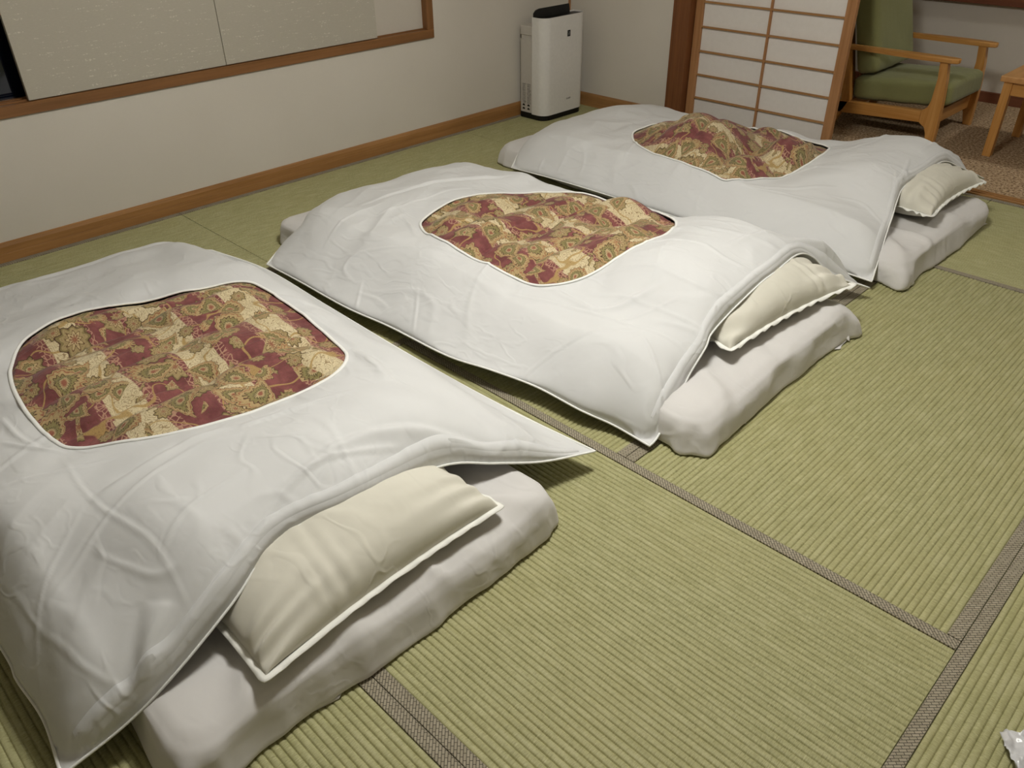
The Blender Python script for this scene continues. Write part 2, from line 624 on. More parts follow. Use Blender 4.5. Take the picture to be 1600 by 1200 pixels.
def vnoise(x, y):
    xi = np.floor(x).astype(int)
    yi = np.floor(y).astype(int)
    fx = x - xi
    fy = y - yi
    fx = fx * fx * fx * (fx * (fx * 6 - 15) + 10)
    fy = fy * fy * fy * (fy * (fy * 6 - 15) + 10)
    g00 = _LAT[xi % 256, yi % 256]
    g10 = _LAT[(xi + 1) % 256, yi % 256]
    g01 = _LAT[xi % 256, (yi + 1) % 256]
    g11 = _LAT[(xi + 1) % 256, (yi + 1) % 256]
    return (g00 * (1 - fx) + g10 * fx) * (1 - fy) + (g01 * (1 - fx) + g11 * fx) * fy - 0.5


def fbm(x, y, o=3):
    r = 0
    a = 1.0
    for k in range(o):
        r = r + a * vnoise(x + 17.3 * k, y + 5.1 * k)
        a *= 0.5
        x = x * 2.03
        y = y * 2.03
    return r


def ridged(x, y):
    return 1.0 - np.abs(vnoise(x, y)) * 4.0


def sstep(a, b, x):
    t = np.clip((x - a) / (b - a), 0, 1)
    return t * t * (3 - 2 * t)


def catmull(pts, n, closed=False):
    """resample control points to n points, uniform in arc length"""
    p = np.asarray(pts, float)
    if closed:
        q = np.vstack([p[-1], p, p[0], p[1]])
    else:
        q = np.vstack([2 * p[0] - p[1], p, 2 * p[-1] - p[-2]])
    out = []
    for i in range(1, len(q) - 2):
        t = np.linspace(0, 1, 24, endpoint=False)[:, None]
        a, b, c, d = q[i - 1], q[i], q[i + 1], q[i + 2]
        out.append(0.5 * ((2 * b) + (-a + c) * t + (2 * a - 5 * b + 4 * c - d) * t ** 2 + (-a + 3 * b - 3 * c + d) * t ** 3))
    out.append(q[-2][None] if not closed else p[0][None])
    s = np.vstack(out)
    L = np.concatenate([[0], np.cumsum(np.linalg.norm(np.diff(s[:, :2], axis=0), axis=1))])
    u = np.linspace(0, L[-1], n, endpoint=not closed)
    return np.stack([np.interp(u, L, s[:, k]) for k in range(s.shape[1])], 1)


def poly_sd(x, y, P):
    """signed distance to closed polygon P (m,2): negative inside; also nearest point"""
    best = np.full(x.shape, 1e9)
    nx = np.zeros(x.shape)
    ny = np.zeros(x.shape)
    ins = np.zeros(x.shape, bool)
    Q = np.roll(P, -1, 0)
    for (ax, ay), (bx, by) in zip(P, Q):
        dx, dy = bx - ax, by - ay
        t = np.clip(((x - ax) * dx + (y - ay) * dy) / (dx * dx + dy * dy + 1e-12), 0, 1)
        cx, cy = ax + t * dx, ay + t * dy
        d = (x - cx) ** 2 + (y - cy) ** 2
        k = d < best
        best = np.where(k, d, best)
        nx = np.where(k, cx, nx)
        ny = np.where(k, cy, ny)
        c = ((ay > y) != (by > y)) & (x < (bx - ax) * (y - ay) / (by - ay + 1e-12) + ax)
        ins ^= c
    d = np.sqrt(best)
    return np.where(ins, -d, d), nx, ny


def strokes(x, y, items):
    """hand-placed folds: items (photo polyline, width m, height m, lean)"""
    z = np.zeros_like(x)
    for pts, w, amp, lean in items:
        w, amp = (w * 0.8, amp * 1.05) if w >= 0.016 else (max(0.0052, w * 0.55), amp * 0.66)
        P = np.array([at(px, py, 0.24)[:2] for px, py in pts])
        if len(P) > 2:
            P = catmull(P, 12)
        L = np.concatenate([[0], np.cumsum(np.linalg.norm(np.diff(P, axis=0), axis=1))])
        best = np.full(x.shape, 1e9)
        sd = np.zeros_like(x)
        tt = np.zeros_like(x)
        for i in range(len(P) - 1):
            ax, ay = P[i]
            dx, dy = P[i + 1] - P[i]
            l2 = dx * dx + dy * dy + 1e-12
            t = np.clip(((x - ax) * dx + (y - ay) * dy) / l2, 0, 1)
            ex, ey = x - ax - t * dx, y - ay - t * dy
            d = ex * ex + ey * ey
            k = d < best
            best = np.where(k, d, best)
            s = (dx * ey - dy * ex) / math.sqrt(l2)
            sd = np.where(k, s, sd)
            tt = np.where(k, (L[i] + t * math.sqrt(l2)) / L[-1], tt)
        d = np.sqrt(best)
        fade = np.sqrt(np.clip(np.sin(np.pi * np.clip(tt, 0.0, 1.0)), 0, 1))
        prof = np.exp(-(d / w) ** 2)
        side = np.exp(-((sd - lean * 1.4 * w) / (0.8 * w)) ** 2) * np.exp(-((d) / (2.6 * w)) ** 2) if lean else 0.0
        z += amp * fade * (prof - 0.5 * side)
    return z


# ------------------------------------------------------------------ room structure
YB = 4.29          # back wall face
ZC = 2.40          # ceiling
floor = struct(box('floor', -0.1, 5.4, -2.6, YB, -0.08, -0.030, M['slab']))


def mat_mesh(wid, length, rib=0.0155, depth=0.0036, top=0.0, bot=-0.030, border=(True, True), bw=0.030):
    """ribs run along local y; width along local x, origin at the corner"""
    x0 = bw if border[0] else 0.0
    x1 = wid - (bw if border[1] else 0.0)
    n = max(1, int(round((x1 - x0) / rib)))
    p = (x1 - x0) / n
    prof = [(0.0, -1.0), (0.05, -0.85), (0.12, -0.30), (0.26, -0.05), (0.5, 0.0), (0.74, -0.05), (0.88, -0.30), (0.95, -0.85)]
    xs, zs = [], []
    for k in range(n):
        for f, h in prof:
            xs.append(x0 + (k + f) * p)
            zs.append(top + h * depth)
    xs.append(x1)
    zs.append(top - depth)
    xs = np.array(xs)
    zs = np.array(zs)
    e = 0.0012
    ys = np.array([e, length - e])
    V = np.zeros((len(ys), len(xs), 3))
    V[..., 0] = xs[None]
    V[..., 1] = ys[:, None]
    V[..., 2] = zs[None]
    top_faces = grid_faces(len(ys), len(xs))[:, ::-1]
    V = V.reshape(-1, 3)
    base = len(V)
    # side skirts
    b = np.array([(0.0008, e, bot), (wid - 0.0008, e, bot), (wid - 0.0008, length - e, bot), (0.0008, length - e, bot),
                  (0.0008, e, top - depth), (wid - 0.0008, e, top - depth), (wid - 0.0008, length - e, top - depth), (0.0008, length - e, top - depth)])
    V = np.vstack([V, b])
    sk = np.array([(0, 1, 5, 4), (1, 2, 6, 5), (2, 3, 7, 6), (3, 0, 4, 7), (4, 5, 6, 7)]) + base
    return fast_mesh('tatami_mat', V, np.vstack([top_faces, sk]))


def tatami(x0, x1, y0, y1, along, borders=(True, True)):
    """along 'x' or 'y' = direction of ribs and cloth borders; borders = (low side, high side)"""
    if along == 'y':
        me = mat_mesh(x1 - x0, y1 - y0, border=borders)
        rz, loc = 0.0, (x0, y0, 0.0)
        wid, ln = x1 - x0, y1 - y0
        bs = borders
    else:
        bs = (borders[0], borders[1])
        me = mat_mesh(y1 - y0, x1 - x0, border=(bs[1], bs[0]))
        rz, loc = -math.pi / 2, (x0, y1, 0.0)
        wid, ln = y1 - y0, x1 - x0
        bs = (bs[1], bs[0])
    o = link('tatami_mat', me, M['tatami_y'], floor)
    o.location = loc
    o.rotation_euler = (0, 0, rz)
    for k in (0, 1):
        if bs[k]:
            a, b = (0.0008, 0.030) if k == 0 else (wid - 0.030, wid - 0.0008)
            bm = bmesh.new()
            box_bm(bm, a, b, 0.0008, ln - 0.0008, -0.004, 0.0018, 0.0008, 1)
            bm_obj('border', bm, M['border_y'], o)
    return o


X1, X2 = 2.706, 3.612
Y0, Y1, Y2 = 0.535, 1.470, 3.309
tatami(1.76, X2, Y0, Y1, 'x')
tatami(1.76, X2, Y0 - 0.935, Y0, 'x')
tatami(X2, 4.55, 0.30, 2.15, 'y')
tatami(X2, 4.55, 2.15, 4.0, 'y')
tatami(X2, 4.55, -1.55, 0.30, 'y')
tatami(X1, X2, Y1, Y2, 'y')
tatami(1.80, X1, Y1, Y2, 'y')
tatami(0.90, 1.80, Y1, Y2, 'y')
tatami(0.013, 0.90, Y1, Y2, 'y')
tatami(0.90, 1.76, Y1 - 1.87, Y1, 'y')
tatami(0.013, 0.90, Y1 - 1.87, Y1, 'y')
tatami(0.013, 0.90, Y2, YB - 0.012, 'y')
tatami(0.90, 2.75, Y2, YB - 0.012, 'x')
tatami(2.75, 4.60, Y2, YB - 0.012, 'x')
tatami(1.76, X2, Y0 - 1.87, Y0 - 0.935, 'x')

# walls
wl = bmesh.new()
WY0, WY1, WZ0, WZ1 = -0.20, 3.132, 0.56, 1.55     # window opening outer frame
box_bm(wl, -0.16, 0.0, -2.6, WY0, -0.08, ZC)
box_bm(wl, -0.16, 0.0, WY1, YB + 0.1, -0.08, ZC)
box_bm(wl, -0.16, 0.0, WY0, WY1, -0.08, WZ0)
box_bm(wl, -0.16, 0.0, WY0, WY1, WZ1, ZC)
struct(bm_obj('wall_left', wl, M['wall']))
wb = bmesh.new()
box_bm(wb, 0.0, 0.815, YB, YB + 0.10, -0.08, ZC)
box_bm(wb, 0.815, 4.60, YB, YB + 0.10, 1.86, ZC)
box_bm(wb, 4.60, 5.4, YB, YB + 0.10, -0.08, ZC)
struct(bm_obj('wall_back', wb, M['wall']))
struct(box('wall_right', 5.4, 5.5, -2.6, YB + 0.1, -0.08, ZC, M['wall']))
struct(box('wall_front', -0.16, 5.5, -2.7, -2.6, -0.08, ZC, M['wall']))
struct(box('ceiling', -0.16, 5.5, -2.7, 6.3, ZC, ZC + 0.08, M['ceiling']))
# sun-room alcove
YA = 6.13
struct(box('floor_alcove', -0.16, 5.5, 4.358, YA + 0.1, -0.08, 0.0, M['carpet']))
wa = bmesh.new()
box_bm(wa, -0.16, 5.5, YA, YA + 0.1, -0.08, 0.62)
box_bm(wa, -0.16, 5.5, YA, YA + 0.1, 1.9, ZC)
box_bm(wa, -0.16, 0.3, YA, YA + 0.1, 0.62, 1.9)
struct(bm_obj('wall_alcove', wa, M['wall']))
struct(box('wall_alcove_left', -0.26, -0.16, YB + 0.1, YA + 0.1, -0.08, ZC, M['wall']))
struct(box('wall_alcove_right', 5.5, 5.6, YB + 0.1, YA + 0.1, -0.08, ZC, M['wall']))
w2 = thing('window_2', 'dark night window above the alcove wall', 'window')
del w2['category']
struct(w2)
box('window_sill', 0.3, 5.5, YA - 0.05, YA + 0.06, 0.585, 0.63, M['darkbase'], w2, 0.003, 1)
for a, b in ((0.3, 2.0), (2.0, 3.7), (3.7, 5.5)):
    box('pane', a, b, YA + 0.05, YA + 0.058, 0.63, 1.9, M['glass'], w2)

# baseboards with a grooved profile


def baseboard_profile(s=1.0):
    return [(0.0, 0.0), (0.014, 0.0), (0.014, 0.036), (0.0125, 0.0375), (0.014, 0.039), (0.014, 0.066), (0.010, 0.078), (0.0, 0.082)]


pf = baseboard_profile()
struct(prism('baseboard_left', [(x, z) for x, z in pf], 'y', -2.6, YB, M['wood_y']))
struct(prism('baseboard_back', [(YB - x, z) for x, z in pf], 'x', 0.0, 0.815, M['wood_x']))
struct(prism('baseboard_alcove', [(YA, 0.0), (YA - 0.012, 0.0), (YA - 0.012, 0.062), (YA, 0.066)], 'x', -0.16, 5.5, M['darkbase']))
# posts, corner strip, door sill
struct(box('trim_1', 0.815, 0.930, YB - 0.022, YB + 0.105, 0.0, ZC, M['post'], None, 0.002, 1))
struct(box('trim_2', 0.0, 0.012, YB - 0.012, YB, 0.0, ZC, M['wood_z'], None, 0.001, 1))
sill = bmesh.new()
for a, b, z in ((YB, YB + 0.012, 0.004), (YB + 0.012, YB + 0.030, 0.0005), (YB + 0.030, YB + 0.042, 0.004), (YB + 0.042, YB + 0.058, 0.0005), (YB + 0.058, YB + 0.070, 0.004)):
    box_bm(sill, 0.93, 4.60, a, b, -0.03, z)
struct(bm_obj('trim_3', sill, M['wood_x']))
struct(box('trim_4', 0.93, 4.60, YB, YB + 0.10, 1.80, 1.86, M['wood_x']))

# --- window on the left wall with cloth covered sliding panels
win = thing('window_1', 'wide low window in left wall covered by grey cloth sliding panels', 'window', (0, 0, 0))
del win['category']
struct(win)
fw = 0.045
box('frame_rail', -0.12, 0.012, WY0, WY1, WZ0, WZ0 + fw, M['frame_y'], win, 0.002, 1)
box('frame_rail', -0.12, 0.012, WY0, WY1, WZ1 - fw, WZ1, M['frame_y'], win, 0.002, 1)
box('frame_jamb', -0.12, 0.012, WY1 - fw, WY1, WZ0 + fw, WZ1 - fw, M['frame_z'], win, 0.002, 1)
box('frame_jamb', -0.12, 0.012, WY0, WY0 + fw, WZ0 + fw, WZ1 - fw, M['frame_z'], win, 0.002, 1)
box('track', -0.030, -0.022, WY0 + fw, WY1 - fw, WZ0 + fw, WZ0 + fw + 0.006, M['frame_y'], win)
box('track', -0.064, -0.056, WY0 + fw, WY1 - fw, WZ0 + fw, WZ0 + fw + 0.006, M['frame_y'], win)
box('sliding_panel', -0.022, 0.000, 0.995, 1.866, WZ0 + fw + 0.003, WZ1 - fw - 0.003, M['panel'], win, 0.0015, 1)
box('sliding_panel', -0.022, -0.001, 1.869, 2.748, WZ0 + fw + 0.003, WZ1 - fw - 0.003, M['panel'], win, 0.0015, 1)
box('sliding_panel', -0.052, -0.030, 2.30, WY1 - fw, WZ0 + fw + 0.003, WZ1 - fw - 0.003, M['panel_light'], win, 0.0015, 1)
box('pane', -0.112, -0.106, WY0 + fw, WY1 - fw, WZ0 + fw, WZ1 - fw, M['glass'], win)

# --- shoji
sh = thing('door_1', 'sliding shoji paper screen with thin wooden lattice', 'door', (0.935, 4.335, 0.004))
del sh['category']
struct(sh)
SW, SH_ = 0.935, 1.79
Ls, Rs = 0.050, 0.884           # inner edges of the stiles
box('stile', 0.0, Ls, -0.015, 0.015, 0.0, SH_, M['wood_z'], sh, 0.0015, 1)
box('stile', Rs, SW, -0.015, 0.015, 0.0, SH_, M['wood_z'], sh, 0.0015, 1)
box('bottom_rail', Ls, Rs, -0.014, 0.014, 0.0, 0.046, M['wood_x'], sh, 0.0015, 1)
box('top_rail', Ls, Rs, -0.014, 0.014, SH_ - 0.045, SH_, M['wood_x'], sh, 0.0015, 1)
zs = [0.046]
zk = 0.174
while zk < SH_ - 0.07:
    box('lattice_bar', Ls, Rs, -0.013, 0.0, zk - 0.0045, zk + 0.0045, M['wood_x'], sh)
    zs.append(zk)
    zk += 0.1315
zs.append(SH_ - 0.045)
box('lattice_bar', 0.466, 0.478, -0.0135, 0.0, 0.046, SH_ - 0.045, M['wood_z'], sh)
for k in range(len(zs) - 1):
    for a, b in ((Ls, 0.472), (0.472, Rs)):
        box('pane', a, b, 0.0, 0.002, zs[k], zs[k + 1], M['paper'], sh)

# ------------------------------------------------------------------ ceiling lamp
def ceiling_lamp(label, loc, r, depth, mat):
    t = thing('ceiling_lamp', label, 'lamp', loc)
    bm = bmesh.new()
    bmesh.ops.create_cone(bm, cap_ends=True, segments=32, radius1=r * 1.08, radius2=r * 1.16, depth=0.03, matrix=Matrix.Translation((0, 0, -0.015)))
    bm_obj('housing', bm, M['plastic'], t)
    bm = bmesh.new()
    bmesh.ops.create_uvsphere(bm, u_segments=20, v_segments=10, radius=r, matrix=Matrix.Translation((0, 0, -0.03)) @ Matrix.Diagonal((1, 1, depth, 1)))
    bmesh.ops.delete(bm, geom=[v for v in bm.verts if v.co.z > -0.029], context='VERTS')
    bm_obj('diffuser', bm, mat, t, True)
    return t


ceiling_lamp('large round white ceiling lamp above the bedding', LAMP_POS, 0.25, 0.62, M['lamp'])
ceiling_lamp('small round ceiling lamp in the carpeted alcove', ALCOVE_POS, 0.12, 0.62, M['lamp_alcove'])

# ------------------------------------------------------------------ bedding
MT = 0.115      # mattress top


def mattress(label, x0, x1, y0, y1, seed, head_out=0.0, h=MT, lean=0.06, pleats=(), push=(), group='futon mattresses'):
    """sheet covered futon mattress: x0 foot, x1 head (outlines on the floor)"""
    cx, cy = (x0 + x1) / 2, (y0 + y1) / 2
    root = thing('futon_mattress', label, 'mattress', (cx, cy, 0), group)
    prof_r = np.array([0.0, 0.035, 0.07, 0.10, 0.125, 0.15, 0.175, 0.20, 0.215])
    side = lean
    prof_R = np.array([0.0, 0.034, 0.055, 0.064, 0.068, 0.072, 0.075, 0.070, 0.050]) * (1 + side * 6)
    prof_z = np.array([h, h - 0.004, h - 0.018, h - 0.042, h - 0.066, h - 0.088, 0.010, 0.003, 0.001])
    Rm = prof_R.max()
    hx, hy = (x1 - x0) / 2 - Rm, (y1 - y0) / 2 - Rm
    ext = 0.215
    na = int((2 * hx + 2 * ext) / 0.011)
    nb = int((2 * hy + 2 * ext) / 0.011)
    a, b = np.meshgrid(np.linspace(-hx - ext, hx + ext, na), np.linspace(-hy - ext, hy + ext, nb), indexing='ij')
    qa = np.sign(a) * np.maximum(np.abs(a) - hx, 0)
    qb = np.sign(b) * np.maximum(np.abs(b) - hy, 0)
    rho = np.hypot(qa, qb)
    ux, uy = qa / (rho + 1e-9), qb / (rho + 1e-9)
    rc = np.minimum(rho, ext)
    R = np.interp(rc, prof_r, prof_R)
    Z = np.interp(rc, prof_r, prof_z)
    cx_, cy_ = a - qa, b - qb
    sidew = sstep(0.05, 0.12, rc)
    # soft vertical pleats on the sides and gathered corners
    per = np.arctan2(b / hy, a / hx)
    corner = np.clip(np.minimum(np.abs(qa), np.abs(qb)) / 0.08, 0, 1)
    R = R + sidew * (0.010 * fbm(per * 9 + seed, rc * 3 + seed, 2) + 0.028 * fbm(a * 3.8 + seed, b * 3.8, 2))
    R = R + sidew * corner * 0.007 * np.sin(np.arctan2(np.abs(qb), np.abs(qa)) * 7 + seed)
    for (sx_, sy_, am) in push:
        qq = np.clip(qa * sx_ / 0.10, 0, 1) * np.clip(qb * sy_ / 0.10, 0, 1)
        R = R + am * sidew * qq
    dent = 1 - sidew
    Z = Z + dent * (0.012 * fbm(a * 2.2 + seed, b * 2.2 + 3, 2) + 0.0035 * ridged(a * 5 + b * 3 + seed, b * 7 - a * 2)) - dent * 0.004
    Z = Z + sidew * 0.004 * fbm(a * 14, b * 14 + seed, 2) * (Z > 0.012)
    for (pa, pb, wdt, amp, dirx, diry) in pleats:
        dd = (cx_ + ux * rc - pa) * (-diry) + (cy_ + uy * rc - pb) * dirx
        along = (cx_ + ux * rc - pa) * dirx + (cy_ + uy * rc - pb) * diry
        Z = Z + amp * np.exp(-(dd / wdt) ** 2) * np.exp(-(along / 0.12) ** 2) * (1 - 0.6 * sidew)
    V = np.stack([cx_ + ux * R, cy_ + uy * R, np.maximum(Z, 0.0006)], -1).reshape(-1, 3)
    me = fast_mesh('sheet', V, grid_faces(na, nb))
    sheet = link('sheet', me, M['sheet'], root, True)
    bmb = bmesh.new()
    box_bm(bmb, -hx - 0.03, hx + 0.03, -hy - 0.03, hy + 0.03, 0.0015, 0.05, 0.02, 2)
    bm_obj('padding', bmb, M['sheet'], root)
    return root, sheet


def flap(parent, org, pts, mat, name='sheet_fold', bulge=0.01, n=14):
    """small cloth flap: four corner points (world) -> bulged patch with thickness"""
    P = [np.array(p) - np.array(org) for p in pts]
    s, t = np.meshgrid(np.linspace(0, 1, n), np.linspace(0, 1, n), indexing='ij')
    V = ((1 - s) * (1 - t))[..., None] * P[0] + (s * (1 - t))[..., None] * P[1] + (s * t)[..., None] * P[2] + ((1 - s) * t)[..., None] * P[3]
    nrm = np.cross(P[1] - P[0], P[3] - P[0])
    nrm = nrm / (np.linalg.norm(nrm) + 1e-9)
    V = V + (bulge * np.sin(np.pi * s) * np.sin(np.pi * t) + 0.003 * np.sin(9 * t + 2 * s))[..., None] * nrm
    V[..., 2] = np.maximum(V[..., 2], 0.001)
    o = link(name, fast_mesh(name, V.reshape(-1, 3), grid_faces(n, n)), mat, parent, True)
    md = o.modifiers.new('cloth_thickness', 'SOLIDIFY')
    md.thickness = 0.002
    return o


PB = {}


def pillow_height(x, y, P, grow=0.0):
    """top height of a pillow above the floor, 0 outside"""
    cx, cy, hx, hy, ze, tt = P
    s = np.clip((x - cx) / (hx + grow), -1, 1)
    t = np.clip((y - cy) / (hy + grow), -1, 1)
    return ze + tt * ((1 - s ** 2) * (1 - t ** 2)) ** 0.42


def pillow(label, key, cx, cy, hx, hy, ze, tt, rz, seed, pinch=0.10, wave=0.0055):
    PB[key] = (cx, cy, hx * 0.97, hy * 0.97, ze, tt)
    root = thing('pillow', label, 'pillow', (cx, cy, MT + 0.005), 'pillows under the duvets', rz)
    n, k = 110, 150
    s, t = np.meshgrid(np.linspace(-1, 1, n), np.linspace(-1, 1, k), indexing='ij')
    # denser near the rim
    s = np.sin(s * np.pi / 2)
    t = np.sin(t * np.pi / 2)
    X = hx * s * (1 - pinch * 0.75 * (1 - t ** 2) * np.abs(s) ** 3)
    Y = hy * t * (1 - pinch * 0.40 * (1 - s ** 2) * np.abs(t) ** 3)
    prof = ((1 - s ** 2) * (1 - t ** 2)) ** 0.42
    dS = (1 - np.abs(s)) * hx
    dT = (1 - np.abs(t)) * hy
    puck = 0.013 * np.sin(Y * 125 + 9 * fbm(Y * 6 + seed, X * 2, 2)) * np.exp(-dS / 0.075) * (1 - np.exp(-dS / 0.012)) * sstep(-0.15, 0.25, fbm(Y * 7 + seed, X * 0 + 2.0, 2))
    puck = puck + 0.011 * np.sin(X * 125 + 9 * fbm(X * 6 + seed + 4, Y * 2, 2)) * np.exp(-dT / 0.085) * (1 - np.exp(-dT / 0.012))
    lump = 0.014 * fbm(X * 5 + seed, Y * 5, 3) * prof
    zt = (ze - MT) + tt * prof + puck + lump + 0.003 * fbm(X * 22 + seed, Y * 22, 2) * prof
    zb = np.maximum((ze - MT) - (ze - MT + 0.03) * prof ** 1.2, 0.004)
    top = np.stack([X, Y, zt], -1).reshape(-1, 3)
    bot = np.stack([X, Y, zb], -1).reshape(-1, 3)
    F1 = grid_faces(n, k)
    F2 = grid_faces(n, k)[:, ::-1] + len(top)
    me = fast_mesh('pillow_case', np.vstack([top, bot]), np.vstack([F1, F2]))
    bm = bmesh.new()
    bm.from_mesh(me)
    bmesh.ops.remove_doubles(bm, verts=bm.verts, dist=0.0004)
    bmesh.ops.recalc_face_normals(bm, faces=bm.faces)
    bm.to_mesh(me)
    bm.free()
    link('pillow_case', me, M['pillow'], root, True)
    # flat seam flange around the rim
    rim = []
    for i in range(0, 120):
        rim.append((-1 + 2 * i / 120, -1))
    for i in range(0, 160):
        rim.append((1, -1 + 2 * i / 160))
    for i in range(0, 120):
        rim.append((1 - 2 * i / 120, 1))
    for i in range(0, 160):
        rim.append((-1, 1 - 2 * i / 160))
    rim = np.array(rim)
    rs, rt = rim[:, 0], rim[:, 1]
    rx = hx * rs * (1 - pinch * 0.75 * (1 - rt ** 2))
    ry = hy * rt * (1 - pinch * 0.40 * (1 - rs ** 2))
    rx = np.where(np.abs(rs) == 1, hx * rs * (1 - pinch * 0.75 * (1 - rt ** 2)), hx * rs)
    ry = np.where(np.abs(rt) == 1, hy * rt * (1 - pinch * 0.40 * (1 - rs ** 2)), hy * rt)
    tx = np.roll(rx, -3) - np.roll(rx, 3)
    ty = np.roll(ry, -3) - np.roll(ry, 3)
    nl = np.hypot(tx, ty)
    nx, ny = ty / nl, -tx / nl
    ar = np.arange(len(rx)) / len(rx) * 2 * np.pi
    wob = wave * np.sin(ar * 37 + 5 * fbm(np.cos(ar) * 4 + seed, np.sin(ar) * 4, 2)) + 0.004 * fbm(np.cos(ar) * 6 + seed, np.sin(ar) * 6, 2)
    rows = []
    for w, dz, th in ((-0.004, 0.0, 0.0022), (0.006, 0.3, 0.0018), (0.014, 1.0, 0.001)):
        for sgn in (1,):
            rows.append(np.stack([rx + nx * (w + 0.25 * wob * dz), ry + ny * (w + 0.25 * wob * dz), (ze - MT) + wob * dz + th], -1))
    for w, dz, th in ((0.014, 1.0, -0.001), (0.006, 0.3, -0.0018), (-0.004, 0.0, -0.0022)):
        rows.append(np.stack([rx + nx * (w + 0.25 * wob * dz), ry + ny * (w + 0.25 * wob * dz), (ze - MT) + wob * dz + th], -1))
    V = np.stack(rows, 0)
    V[..., 2] = np.maximum(V[..., 2], 0.003)
    fl = link('flange', fast_mesh('flange', V.reshape(-1, 3), np.vstack([grid_faces(6, len(rx), True)])), M['flange'], root, True)
    fl['label'] = 'bright white seam edge'
    return root


